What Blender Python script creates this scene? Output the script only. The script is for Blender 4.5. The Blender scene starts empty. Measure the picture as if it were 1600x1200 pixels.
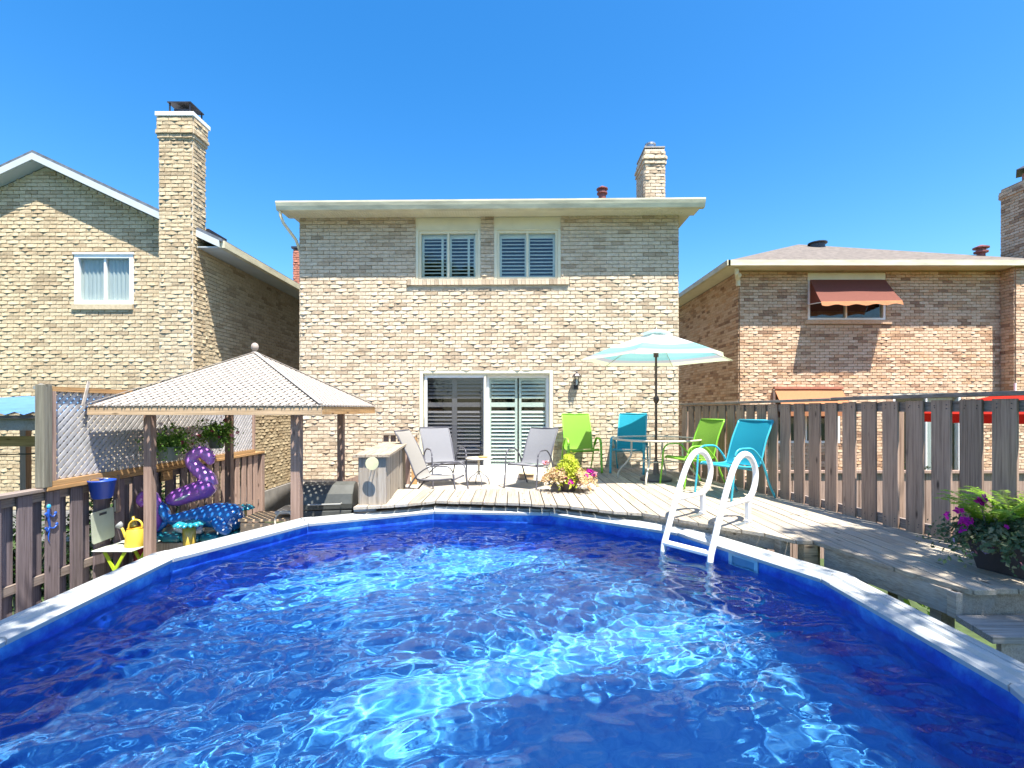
import bpy, math, random
import numpy as np
from mathutils import Vector, Matrix
random.seed(7); RNG = np.random.default_rng(7)
R = math.radians
SC = bpy.context.scene; COL = SC.collection
CZ = 2.55                                     # eye height over the lawn
# ------------------------------------------------------------------ camera, sky, sun, exposure
cd = bpy.data.cameras.new('camera'); cam = bpy.data.objects.new('camera', cd); COL.objects.link(cam)
cd.sensor_width = 36; cd.lens = 760/1600*36; cd.shift_y = 39/1600; cd.shift_x = -2/1600
cd.clip_start = .05; cd.clip_end = 500
cam.location = (0, 0, CZ); cam.rotation_euler = (R(90), 0, 0); SC.camera = cam
SUN = Vector((.23, -.37, 1)).normalized()     # towards the sun
w = bpy.data.worlds.new('World'); SC.world = w; w.use_nodes = True
nt = w.node_tree; nt.nodes.clear()
sk = nt.nodes.new('ShaderNodeTexSky'); sk.sky_type = 'NISHITA'; sk.sun_disc = False
sk.sun_elevation = math.asin(SUN.z); sk.sun_rotation = math.atan2(SUN.x, SUN.y)
sk.air_density = 1.0; sk.dust_density = 1.0; sk.ozone_density = 2.0; sk.altitude = 100
hs = nt.nodes.new('ShaderNodeHueSaturation'); hs.inputs['Saturation'].default_value = 1.42
bg = nt.nodes.new('ShaderNodeBackground'); bg.inputs[1].default_value = .118
ow = nt.nodes.new('ShaderNodeOutputWorld')
nt.links.new(sk.outputs[0], hs.inputs['Color']); nt.links.new(hs.outputs[0], bg.inputs[0]); nt.links.new(bg.outputs[0], ow.inputs[0])
sl = bpy.data.lights.new('sun', 'SUN'); sl.energy = 5.0; sl.angle = R(.55); sl.color = (1, .945, .85)
sl.cycles.is_caustics_light = True
so = bpy.data.objects.new('sun', sl); COL.objects.link(so); so.rotation_euler = SUN.to_track_quat('Z', 'Y').to_euler(); so.location = (0, 0, 20)
vs = SC.view_settings; vs.view_transform = 'Standard'; vs.look = 'None'; vs.gamma = 1; vs.use_curve_mapping = False; vs.exposure = 1.38
SC.cycles.max_bounces = 8; SC.cycles.diffuse_bounces = 4; SC.cycles.transparent_max_bounces = 12
SC.cycles.caustics_refractive = True; SC.cycles.caustics_reflective = False
SC.cycles.sample_clamp_indirect = 6
SC.cycles.use_denoising = True

# ------------------------------------------------------------------ materials
def nodes(name):
    m = bpy.data.materials.new(name); m.use_nodes = True; t = m.node_tree
    b = t.nodes['Principled BSDF']; return m, t, b
def ramp(t, fac, stops):
    r = t.nodes.new('ShaderNodeValToRGB'); t.links.new(fac, r.inputs[0])
    e = r.color_ramp.elements
    while len(e) < len(stops): e.new(.5)
    for k, (p, c) in enumerate(stops): e[k].position = p; e[k].color = (*c, 1)
    return r.outputs[0]
def noise(t, scale=5, stretch=(1, 1, 1), detail=4, rough=.6, dist=0, coord='Object', shift=True):
    tc = t.nodes.new('ShaderNodeTexCoord'); mp = t.nodes.new('ShaderNodeMapping'); mp.inputs['Scale'].default_value = stretch
    src = tc.outputs[coord]
    if shift:
        oi = t.nodes.new('ShaderNodeObjectInfo'); mu = t.nodes.new('ShaderNodeMath'); mu.operation = 'MULTIPLY'; mu.inputs[1].default_value = 37
        t.links.new(oi.outputs['Random'], mu.inputs[0])
        va = t.nodes.new('ShaderNodeVectorMath'); va.operation = 'ADD'
        t.links.new(src, va.inputs[0]); t.links.new(mu.outputs[0], va.inputs[1]); src = va.outputs[0]
    t.links.new(src, mp.inputs[0])
    n = t.nodes.new('ShaderNodeTexNoise'); n.inputs['Scale'].default_value = scale; n.inputs['Detail'].default_value = detail
    n.inputs['Roughness'].default_value = rough; n.inputs['Distortion'].default_value = dist
    t.links.new(mp.outputs[0], n.inputs['Vector']); return n.outputs['Fac']
def mixc(t, fac, a, b, mode='MIX'):
    m = t.nodes.new('ShaderNodeMix'); m.data_type = 'RGBA'; m.blend_type = mode
    for s, v in ((m.inputs[0], fac), (m.inputs[6], a), (m.inputs[7], b)):
        if isinstance(v, (int, float)): s.default_value = v
        elif isinstance(v, tuple): s.default_value = (*v, 1)
        else: t.links.new(v, s)
    return m.outputs[2]
def bump(t, b, h, strength=.3, dist=.01):
    n = t.nodes.new('ShaderNodeBump'); n.inputs['Strength'].default_value = strength; n.inputs['Distance'].default_value = dist
    t.links.new(h, n.inputs['Height']); t.links.new(n.outputs[0], b.inputs['Normal'])
def objval(t, col, amt):
    if amt <= 0: return col
    oi = t.nodes.new('ShaderNodeObjectInfo'); mr = t.nodes.new('ShaderNodeMapRange')
    mr.inputs[3].default_value = 1-amt; mr.inputs[4].default_value = 1+amt
    t.links.new(oi.outputs['Random'], mr.inputs[0])
    h = t.nodes.new('ShaderNodeHueSaturation'); t.links.new(mr.outputs[0], h.inputs['Value']); t.links.new(col, h.inputs['Color'])
    return h.outputs[0]
def plain(name, c, rough=.5, var=.12, scale=6, bumps=.08, metal=0, stretch=(1, 1, 1), obj=0, spec=.5):
    m, t, b = nodes(name); f = noise(t, scale, stretch)
    lo = tuple(x*(1-var*1.6) for x in c); hi = tuple(min(1, x*(1+var)) for x in c)
    col = ramp(t, f, [(.3, lo), (.7, hi)]); col = objval(t, col, obj)
    t.links.new(col, b.inputs['Base Color']); b.inputs['Roughness'].default_value = rough; b.inputs['Metallic'].default_value = metal
    b.inputs['Specular IOR Level'].default_value = spec
    if bumps: bump(t, b, noise(t, scale*8, stretch), bumps, .004)
    return m
def wood(name, c1, c2, axis, obj=.14, knots=True, rough=.8, weather=None):
    m, t, b = nodes(name)
    st = [26, 26, 26]; st[axis] = 1.1
    f = noise(t, 1.6, tuple(st), 6, .65, .4)
    col = ramp(t, f, [(.28, c2), (.5, c1), (.72, tuple(min(1, x*1.18) for x in c1))])
    st2 = [90, 90, 90]; st2[axis] = 1.5
    f2 = noise(t, 1.3, tuple(st2), 3, .6)
    col = mixc(t, .55, col, ramp(t, f2, [(.36, (.45, .42, .4)), (.55, (1, 1, 1))]), 'MULTIPLY')
    if weather:
        f3 = noise(t, 1.7, (1, 1, 1), 5, .7, .6)
        col = mixc(t, ramp(t, f3, [(.45, (0, 0, 0)), (.68, (1, 1, 1))]), col, mixc(t, .75, col, weather))
    if knots:
        tc = t.nodes.new('ShaderNodeTexCoord'); mp = t.nodes.new('ShaderNodeMapping'); s = [9, 9, 9]; s[axis] = 2.6; mp.inputs['Scale'].default_value = s
        oi = t.nodes.new('ShaderNodeObjectInfo'); va = t.nodes.new('ShaderNodeVectorMath'); va.operation = 'ADD'
        mu = t.nodes.new('ShaderNodeMath'); mu.operation = 'MULTIPLY'; mu.inputs[1].default_value = 11
        t.links.new(oi.outputs['Random'], mu.inputs[0]); t.links.new(tc.outputs['Object'], va.inputs[0]); t.links.new(mu.outputs[0], va.inputs[1])
        t.links.new(va.outputs[0], mp.inputs[0])
        v = t.nodes.new('ShaderNodeTexVoronoi'); v.inputs['Scale'].default_value = 1; t.links.new(mp.outputs[0], v.inputs['Vector'])
        col = mixc(t, ramp(t, v.outputs['Distance'], [(.05, (1, 1, 1)), (.14, (0, 0, 0))]), col, tuple(x*.35 for x in c2))
    col = objval(t, col, obj)
    t.links.new(col, b.inputs['Base Color']); b.inputs['Roughness'].default_value = rough; b.inputs['Specular IOR Level'].default_value = .25
    bump(t, b, f2, .5, .003); return m
def brick_mat(name, light, mid, dark, warm):
    m, t, b = nodes(name)
    a = t.nodes.new('ShaderNodeAttribute'); a.attribute_name = 'rnd'
    oi = t.nodes.new('ShaderNodeObjectInfo'); ad = t.nodes.new('ShaderNodeMath'); ad.operation = 'ADD'
    t.links.new(a.outputs['Fac'], ad.inputs[0]); t.links.new(oi.outputs['Random'], ad.inputs[1])
    fr = t.nodes.new('ShaderNodeMath'); fr.operation = 'FRACT'; t.links.new(ad.outputs[0], fr.inputs[0])
    r = ramp(t, fr.outputs[0], [(0, light), (.34, mid), (.55, light), (.72, warm), (.9, dark), (1, mid)])
    f = noise(t, 22, (1, 1, 1), 5, .7, shift=False)
    col = mixc(t, .85, r, ramp(t, f, [(.28, (.68, .64, .58)), (.6, (1.04, 1.02, .99))]), 'MULTIPLY')
    f2 = noise(t, .9, (1, 1, 1), 4, .6, shift=False)
    col = mixc(t, .5, col, ramp(t, f2, [(.35, (.8, .77, .74)), (.6, (1, 1, 1))]), 'MULTIPLY')
    t.links.new(col, b.inputs['Base Color']); b.inputs['Roughness'].default_value = .9; b.inputs['Specular IOR Level'].default_value = .15
    bump(t, b, noise(t, 60, (1, 1, 1.6), 5, .7, shift=False), .7, .006); return m
def leaf_mat(name, stops, trans=.35):
    m, t, b = nodes(name)
    a = t.nodes.new('ShaderNodeAttribute'); a.attribute_name = 'rnd'
    c = ramp(t, a.outputs['Fac'], stops)
    t.links.new(c, b.inputs['Base Color']); b.inputs['Roughness'].default_value = .55; b.inputs['Specular IOR Level'].default_value = .3
    tr = t.nodes.new('ShaderNodeBsdfTranslucent'); t.links.new(c, tr.inputs[0])
    mx = t.nodes.new('ShaderNodeMixShader'); mx.inputs[0].default_value = trans
    o = t.nodes['Material Output']; t.links.new(b.outputs[0], mx.inputs[1]); t.links.new(tr.outputs[0], mx.inputs[2]); t.links.new(mx.outputs[0], o.inputs[0])
    return m
def glass_mat(name, tint=(1, 1, 1), ior=1.6):
    m, t, b = nodes(name); t.nodes.remove(b)
    g = t.nodes.new('ShaderNodeBsdfGlossy'); g.inputs['Roughness'].default_value = .01
    tr = t.nodes.new('ShaderNodeBsdfTransparent'); tr.inputs[0].default_value = (*tint, 1)
    lw = t.nodes.new('ShaderNodeLayerWeight'); lw.inputs[0].default_value = .5
    pw = t.nodes.new('ShaderNodeMath'); pw.operation = 'POWER'; pw.inputs[1].default_value = 5; t.links.new(lw.outputs['Facing'], pw.inputs[0])
    f = t.nodes.new('ShaderNodeMapRange'); f.inputs[3].default_value = ((ior-1)/(ior+1))**2*.8; f.inputs[4].default_value = .9; t.links.new(pw.outputs[0], f.inputs[0])
    mx = t.nodes.new('ShaderNodeMixShader'); t.links.new(f.outputs[0], mx.inputs[0]); t.links.new(tr.outputs[0], mx.inputs[1]); t.links.new(g.outputs[0], mx.inputs[2])
    nb = t.nodes.new('ShaderNodeBump'); nb.inputs['Strength'].default_value = .02; nb.inputs['Distance'].default_value = .02
    t.links.new(noise(t, 1.5), nb.inputs['Height']); t.links.new(nb.outputs[0], g.inputs['Normal'])
    t.links.new(mx.outputs[0], t.nodes['Material Output'].inputs[0]); return m
def fabric(name, c, trans=.25, weave=220):
    m, t, b = nodes(name); f = noise(t, weave, (1, 1, 1), 2)
    col = ramp(t, f, [(.35, tuple(x*.72 for x in c)), (.65, c)])
    t.links.new(col, b.inputs['Base Color']); b.inputs['Roughness'].default_value = .75; b.inputs['Specular IOR Level'].default_value = .2
    tr = t.nodes.new('ShaderNodeBsdfTranslucent'); t.links.new(col, tr.inputs[0]); mx = t.nodes.new('ShaderNodeMixShader'); mx.inputs[0].default_value = trans
    t.links.new(b.outputs[0], mx.inputs[1]); t.links.new(tr.outputs[0], mx.inputs[2]); t.links.new(mx.outputs[0], t.nodes['Material Output'].inputs[0])
    bump(t, b, f, .2, .002); return m

M = {}
M['brick_tan'] = brick_mat('tan brick', (.69, .59, .46), (.63, .535, .405), (.42, .335, .245), (.64, .52, .385))
M['brick_buff'] = brick_mat('buff brick', (.62, .52, .36), (.55, .455, .31), (.40, .32, .215), (.54, .43, .285))
M['brick_orange'] = brick_mat('orange brown brick', (.70, .53, .39), (.60, .42, .285), (.31, .195, .135), (.62, .40, .25))
M['mortar'] = plain('mortar', (.6, .54, .45), .95, .1, 12, .3)
M['mortar_orange'] = plain('orange mortar', (.4, .29, .2), .95, .1, 12, .3)
M['trim'] = plain('cream painted metal', (.74, .70, .52), .45, .05, 3, .02)
M['trim_stain'] = plain('cream gutter metal', (.66, .62, .44), .45, .16, 2.2, .02, stretch=(1, 1, 5))
M['white'] = plain('white vinyl', (.82, .82, .80), .35, .03, 3, 0)
M['white_plastic'] = plain('white ladder resin', (.80, .80, .78), .38, .05, 5, .03)
M['shutter'] = plain('white shutter paint', (.82, .84, .80), .5, .03, 3, 0)
M['screen'] = glass_mat('door pane with screen', (.62, .62, .64))
M['glass'] = glass_mat('window glass', (.90, .94, .92))
M['table_glass'] = glass_mat('table glass', (.9, .96, .92), 1.5)
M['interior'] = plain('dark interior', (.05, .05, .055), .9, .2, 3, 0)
M['curtain'] = plain('grey curtain', (.55, .55, .56), .8, .12, 4, .1, stretch=(8, 8, .3))
M['shingle'] = plain('brown grey shingles', (.155, .13, .11), .95, .25, 9, .6)
M['shingle_dark'] = plain('slate grey shingles', (.12, .14, .17), .95, .25, 9, .6)
M['fascia_blue'] = plain('pale grey fascia', (.50, .54, .55), .5, .05, 3, 0)
M['metal_dark'] = plain('dark metal', (.07, .065, .07), .45, .2, 8, .05, .6)
M['steel'] = plain('galvanised steel', (.5, .5, .5), .35, .15, 8, .05, .8)
M['terracotta'] = plain('terracotta', (.42, .16, .10), .8, .12, 8, .1)
M['rust'] = plain('brown red vent paint', (.22, .07, .06), .5, .15, 8, .05)
M['concrete'] = plain('concrete', (.36, .34, .32), .92, .16, 4, .4)
M['landing'] = plain('pale concrete landing', (.38, .34, .29), .9, .12, 3, .3)
M['stone_patio'] = plain('patio stone', (.33, .31, .29), .9, .2, 3, .4)
M['deck'] = wood('weathered deck boards', (.43, .37, .285), (.25, .20, .15), 1, .16, True, .85, (.31, .30, .28))
M['deck_x'] = wood('weathered step boards', (.40, .37, .33), (.25, .22, .19), 0, .13, True, .85, (.31, .33, .35))
M['deck_edge'] = wood('grey joist wood', (.42, .36, .29), (.26, .21, .16), 1, .12, True, .85, (.33, .33, .33))
M['fence_r'] = wood('brown grey fence stain', (.36, .25, .19), (.21, .14, .105), 2, .17)
M['fence_rail'] = wood('grey fence rail', (.27, .22, .19), (.17, .13, .11), 1, .1)
M['fence_l'] = wood('faded plum brown fence stain', (.205, .165, .17), (.12, .092, .096), 2, .16)
M['fence_tan'] = wood('sun bleached fence board', (.42, .30, .245), (.27, .18, .14), 2, .16)
M['pine_v'] = wood('brown post stain', (.36, .25, .20), (.23, .15, .12), 2, .08)
M['pine_y'] = wood('orange pine along', (.50, .30, .135), (.32, .17, .07), 1, .12)
M['pine_x'] = wood('tan pine across', (.55, .40, .25), (.36, .24, .14), 0, .1)
M['post_green'] = wood('grey green treated post', (.20, .19, .15), (.12, .11, .085), 2, .05)
M['lattice'] = plain('grey lattice strip', (.47, .455, .455), .8, .14, 14, .2, obj=.1)
M['lattice_roof'] = plain('bleached lattice strip', (.37, .33, .29), .85, .14, 14, .2)
M['weather_v'] = wood('silver grey cladding', (.36, .31, .25), (.21, .17, .13), 2, .15, True, .85, (.30, .28, .25))
M['weather_y'] = wood('silver grey top boards', (.40, .33, .25), (.26, .20, .145), 1, .12)
M['rim'] = plain('pale resin coping', (.46, .48, .47), .42, .07, 2.5, .05, stretch=(1, 1, 1))
M['rim_cap'] = plain('pale resin coping cap', (.50, .51, .50), .42, .05, 2.5, .05)
M['pool_wall'] = plain('pool wall steel', (.55, .56, .56), .5, .06, 3, 0)
M['grass'] = plain('lawn', (.05, .08, .022), .95, .4, 6, .8)

def liner():
    m, t, b = nodes('blue mottled liner')
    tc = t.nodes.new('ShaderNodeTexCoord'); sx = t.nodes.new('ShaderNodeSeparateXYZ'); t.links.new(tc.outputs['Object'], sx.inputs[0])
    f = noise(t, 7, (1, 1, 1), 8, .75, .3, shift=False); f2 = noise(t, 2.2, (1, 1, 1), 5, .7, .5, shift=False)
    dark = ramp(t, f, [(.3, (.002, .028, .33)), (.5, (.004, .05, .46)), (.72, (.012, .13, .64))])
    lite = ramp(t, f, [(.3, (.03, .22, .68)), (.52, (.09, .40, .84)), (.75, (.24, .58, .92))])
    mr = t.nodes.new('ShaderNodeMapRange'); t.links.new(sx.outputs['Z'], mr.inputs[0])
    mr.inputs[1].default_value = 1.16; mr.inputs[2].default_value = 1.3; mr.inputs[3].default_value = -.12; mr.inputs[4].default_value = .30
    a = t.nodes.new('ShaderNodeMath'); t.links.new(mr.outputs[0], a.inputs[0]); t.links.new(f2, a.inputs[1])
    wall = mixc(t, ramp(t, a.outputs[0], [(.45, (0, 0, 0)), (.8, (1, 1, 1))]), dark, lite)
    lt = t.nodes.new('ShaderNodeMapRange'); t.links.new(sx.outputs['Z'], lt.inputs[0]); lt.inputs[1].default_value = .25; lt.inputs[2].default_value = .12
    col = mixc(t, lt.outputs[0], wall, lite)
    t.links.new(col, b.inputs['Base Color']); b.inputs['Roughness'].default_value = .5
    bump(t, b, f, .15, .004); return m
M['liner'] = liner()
def water():
    m, t, b = nodes('pool water'); t.nodes.remove(b)
    g = t.nodes.new('ShaderNodeBsdfGlass'); g.inputs['IOR'].default_value = 1.33; g.inputs['Roughness'].default_value = 0
    g.inputs['Color'].default_value = (.88, .97, 1, 1)
    t.links.new(g.outputs[0], t.nodes['Material Output'].inputs[0]); return m
M['water'] = water()

# ------------------------------------------------------------------ mesh helpers
class MB:
    def __init__(s): s.v = []; s.f = []; s.r = []; s.mi = []
    def add(s, vs, fs, rnd=None, mi=0):
        o = len(s.v); s.v += [tuple(p) for p in vs]; s.f += [tuple(i+o for i in f) for f in fs]
        s.r += [rnd if rnd is not None else .5]*len(fs); s.mi += [mi]*len(fs); return s
    def box(s, x0, y0, z0, x1, y1, z1, rnd=None, mi=0):
        if x1 < x0: x0, x1 = x1, x0
        if y1 < y0: y0, y1 = y1, y0
        if z1 < z0: z0, z1 = z1, z0
        return s.add([(x0, y0, z0), (x1, y0, z0), (x1, y1, z0), (x0, y1, z0), (x0, y0, z1), (x1, y0, z1), (x1, y1, z1), (x0, y1, z1)],
              [(0, 3, 2, 1), (4, 5, 6, 7), (0, 1, 5, 4), (1, 2, 6, 5), (2, 3, 7, 6), (3, 0, 4, 7)], rnd, mi)
    def beam(s, p, q, wd, th, up=(0, 0, 1), rnd=None):
        p, q, up = Vector(p), Vector(q), Vector(up); d = (q-p).normalized(); a = d.cross(up).normalized(); b = a.cross(d).normalized()
        vs = []
        for c in (p, q):
            for i, j in ((-1, -1), (1, -1), (1, 1), (-1, 1)): vs.append(c+a*(i*wd/2)+b*(j*th/2))
        return s.add(vs, [(0, 1, 2, 3), (7, 6, 5, 4), (0, 4, 5, 1), (1, 5, 6, 2), (2, 6, 7, 3), (3, 7, 4, 0)], rnd)
    def prism(s, poly, z0, z1):
        n = len(poly); a = sum(poly[i][0]*poly[(i+1) % n][1]-poly[(i+1) % n][0]*poly[i][1] for i in range(n))
        if a < 0: poly = poly[::-1]
        return s.add([(x, y, z0) for x, y in poly]+[(x, y, z1) for x, y in poly],
            [tuple(range(n))[::-1], tuple(range(n, 2*n))]+[(i, (i+1) % n, n+(i+1) % n, n+i) for i in range(n)])
    def tube(s, pts, r, n=8, flat=1, caps=True, up=(0, 0, 1), closed=False):
        P = [Vector(p) for p in pts]; m = len(P); rs = r if isinstance(r, (list, tuple)) else [r]*m
        rings = []; prev = None
        for i in range(m):
            if closed: d = (P[(i+1) % m]-P[i-1]).normalized()
            else: d = (P[min(i+1, m-1)]-P[max(i-1, 0)]).normalized()
            if prev is None:
                u = Vector(up); u = u if abs(d.dot(u)) < .95 else Vector((1, 0, 0)); a = d.cross(u).normalized()
            else: a = (prev-d*prev.dot(d)).normalized()
            prev = a; b = d.cross(a)
            rings.append([P[i]+a*(math.cos(2*math.pi*k/n)*rs[i])+b*(math.sin(2*math.pi*k/n)*rs[i]*flat) for k in range(n)])
        vs = [p for g in rings for p in g]; fs = []
        for i in range(m if closed else m-1):
            j = (i+1) % m
            for k in range(n): fs.append((i*n+k, i*n+(k+1) % n, j*n+(k+1) % n, j*n+k))
        if caps and not closed: fs += [tuple(range(n))[::-1], tuple(range((m-1)*n, m*n))]
        return s.add(vs, fs)
    def lathe(s, prof, c=(0, 0, 0), n=20, caps=True):
        vs = []; fs = []
        for r, z in prof:
            for k in range(n): vs.append((c[0]+r*math.cos(2*math.pi*k/n), c[1]+r*math.sin(2*math.pi*k/n), c[2]+z))
        for i in range(len(prof)-1):
            for k in range(n): fs.append((i*n+k, i*n+(k+1) % n, (i+1)*n+(k+1) % n, (i+1)*n+k))
        if caps: fs += [tuple(range(n))[::-1], tuple(range((len(prof)-1)*n, len(prof)*n))]
        return s.add(vs, fs)
    def ball(s, c, r, n=12, sq=(1, 1, 1)):
        prof = [(max(1e-3, math.sin(math.pi*i/n)), -math.cos(math.pi*i/n)) for i in range(n+1)]
        b = MB().lathe(prof, n=n+4)
        return s.add([(c[0]+x*r*sq[0], c[1]+y*r*sq[1], c[2]+z*r*sq[2]) for x, y, z in b.v], b.f)
    def mesh(s, name, mat, smooth=False):
        me = bpy.data.meshes.new(name); me.from_pydata(s.v, [], s.f)
        for m in (mat if isinstance(mat, (list, tuple)) else [mat]): me.materials.append(m)
        if any(s.mi): me.polygons.foreach_set('material_index', s.mi)
        if any(x != .5 for x in s.r):
            a = me.attributes.new('rnd', 'FLOAT', 'FACE'); a.data.foreach_set('value', s.r)
        if smooth: me.polygons.foreach_set('use_smooth', [True]*len(me.polygons))
        me.update(); return me
    def build(s, name, mat, parent=None, world=False, smooth=False, bevel=0, label=None):
        if world and parent is not None:
            L = root_loc(parent); s.v = [(x-L[0], y-L[1], z-L[2]) for x, y, z in s.v]
        o = link(name, s.mesh(name, mat, smooth), parent)
        if bevel:
            b = o.modifiers.new('bevel', 'BEVEL'); b.width = bevel; b.segments = 2; b.limit_method = 'ANGLE'
        if label: o['label'] = label
        return o
def root_loc(o):
    L = Vector((0, 0, 0))
    while o is not None: L += o.location; o = o.parent
    return L
def link(name, me, parent=None, loc=None):
    o = bpy.data.objects.new(name, me); COL.objects.link(o)
    if parent is not None: o.parent = parent
    if loc is not None: o.location = loc
    return o
def tag(o, label=None, cat=None, group=None, kind=None):
    if label: o['label'] = label
    if cat: o['category'] = cat
    if group: o['group'] = group
    if kind: o['kind'] = kind
    return o
def thing(name, label, cat, loc=(0, 0, 0), rz=0, group=None):
    o = link(name, None); o.location = loc; o.rotation_euler = (0, 0, rz); o.empty_display_size = .2
    return tag(o, label, cat, group)
def copy_tree(o, parent=None):
    c = o.copy(); COL.objects.link(c); c.parent = parent
    for ch in [x for x in KIDS.get(o.name, [])]: copy_tree(ch, c)
    return c
KIDS = {}
def note_kids():
    KIDS.clear()
    for o in COL.objects:
        if o.parent is not None: KIDS.setdefault(o.parent.name, []).append(o)
def shade_smooth_by_angle(o, ang=40):
    me = o.data; me.polygons.foreach_set('use_smooth', [True]*len(me.polygons))
    try: me.set_sharp_from_angle(angle=R(ang))
    except Exception: pass

# leaf clouds -------------------------------------------------------
def leaves(centers, normals, size, rng, asp=.5, fold=.25, rndv=None):
    """each leaf two quads folded along its midrib; numpy arrays in, MB out"""
    n = len(centers); d = rng.normal(size=(n, 3)); nn = normals/np.linalg.norm(normals, axis=1, keepdims=True)
    d -= nn*(d*nn).sum(1, keepdims=True); d /= np.linalg.norm(d, axis=1, keepdims=True)
    s = np.cross(nn, d); L = (size*(.6+.8*rng.random(n)))[:, None]; W = L*asp
    c = centers
    p0 = c-d*L*.5; p1 = c+d*L*.5; m0 = c-d*L*.1+s*W*.5+nn*W*fold; m1 = c-d*L*.1-s*W*.5+nn*W*fold
    V = np.stack([p0, m0, p1, m1], 1).reshape(-1, 3); b = np.arange(n)*4
    F = np.concatenate([np.stack([b, b+2, b+1], 1), np.stack([b, b+3, b+2], 1)])
    rr = rndv if rndv is not None else rng.random(n)
    return V, F, np.concatenate([rr, rr])
def np_obj(name, V, F, rnd, mat, parent=None, smooth=False):
    me = bpy.data.meshes.new(name); k = F.shape[1]
    me.vertices.add(len(V)); me.vertices.foreach_set('co', np.asarray(V, np.float32).ravel())
    me.loops.add(len(F)*k); me.loops.foreach_set('vertex_index', F.astype(np.int32).ravel())
    me.polygons.add(len(F)); me.polygons.foreach_set('loop_start', np.arange(0, len(F)*k, k, dtype=np.int32))
    me.materials.append(mat); me.update(calc_edges=True); me.validate()
    me.polygons.foreach_set('use_smooth', [bool(smooth)]*len(me.polygons))
    if rnd is not None:
        a = me.attributes.new('rnd', 'FLOAT', 'FACE'); a.data.foreach_set('value', np.asarray(rnd, np.float32))
    return link(name, me, parent)
def cloud(rng, n, rad, centre=(0, 0, 0), clumps=20, spread=.35, shell=.5, squash=1):
    """points in leafy clumps spread through an ellipsoid"""
    rad = np.array(rad, float)
    u = rng.normal(size=(clumps, 3)); u /= np.linalg.norm(u, axis=1, keepdims=True)
    cc = u*(shell+(1-shell)*rng.random((clumps, 1)))*.85
    k = rng.integers(0, clumps, n); cs = spread*(.5+rng.random(clumps))
    g = rng.normal(size=(n, 3)); g /= np.linalg.norm(g, axis=1, keepdims=True); g *= (rng.random((n, 1))**.45)
    p = cc[k]+g*cs[k][:, None]
    nrm = g*.7+rng.normal(size=(n, 3))*.5+np.array([0, 0, .35])
    rv = (k*0.618) % 1
    return p*rad+np.array(centre), nrm, rv

# ------------------------------------------------------------------ bricks
BW, BH = .235, .0735
VARS = {}
def brick_template(rng, L, nx=5):
    """rock faced brick: local x along wall 0..L, y = out of the wall is negative, z 0..h"""
    h = BH-.011; xs = np.linspace(0, 1, nx)*(L-.011)+.0055
    zs = np.array([0, .45, 1])*h+.0055
    big = rng.random() < .36
    lip = np.clip(rng.normal(.006, .003, nx), -.001, .012)
    if big:
        c = rng.integers(1, nx-1); lip[c] += rng.uniform(.007, .018)
        if rng.random() < .6: lip[max(1, c-1)] += .007
    mid = np.clip(rng.normal(.0025, .0012, nx)+.4*lip, 0, .02)
    top = np.clip(rng.normal(.0025, .001, nx), 0, .006)
    V = []
    for row, z in ((lip, zs[0]), (mid, zs[1]), (top, zs[2])):
        for i, x in enumerate(xs):
            zz = z+rng.normal(0, .0016)+(-.004*(row[i] > .012) if z == zs[0] else 0)
            V.append((x, -.012-row[i], zz))
    for x in (xs[0], xs[-1]):
        for z in (zs[0], zs[2]): V.append((x, .004, z))
    F = []; V = [(x_, y_-(.004 if y_ < 0 else 0), z_) for x_, y_, z_ in V]
    for r in range(2):
        for i in range(nx-1):
            a = r*nx+i; F += [(a, a+1, a+nx+1), (a, a+nx+1, a+nx)]
    bl, tl, br, tr = 3*nx, 3*nx+1, 3*nx+2, 3*nx+3
    F += [(0, nx, bl), (nx, tl, bl), (nx, 2*nx, tl), (nx-1, br, 2*nx-1), (2*nx-1, br, tr), (2*nx-1, tr, 3*nx-1)]
    for i in range(nx-1):
        F.append((i, bl if i < nx//2 else br, i+1)); F.append((2*nx+i, 2*nx+i+1, tl if i < nx//2 else tr))
    F += [(nx//2, bl, br), (2*nx+nx//2, tr, tl)]
    return np.array(V), np.array(F)
FULL = [brick_template(RNG, BW) for _ in range(14)]
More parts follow.
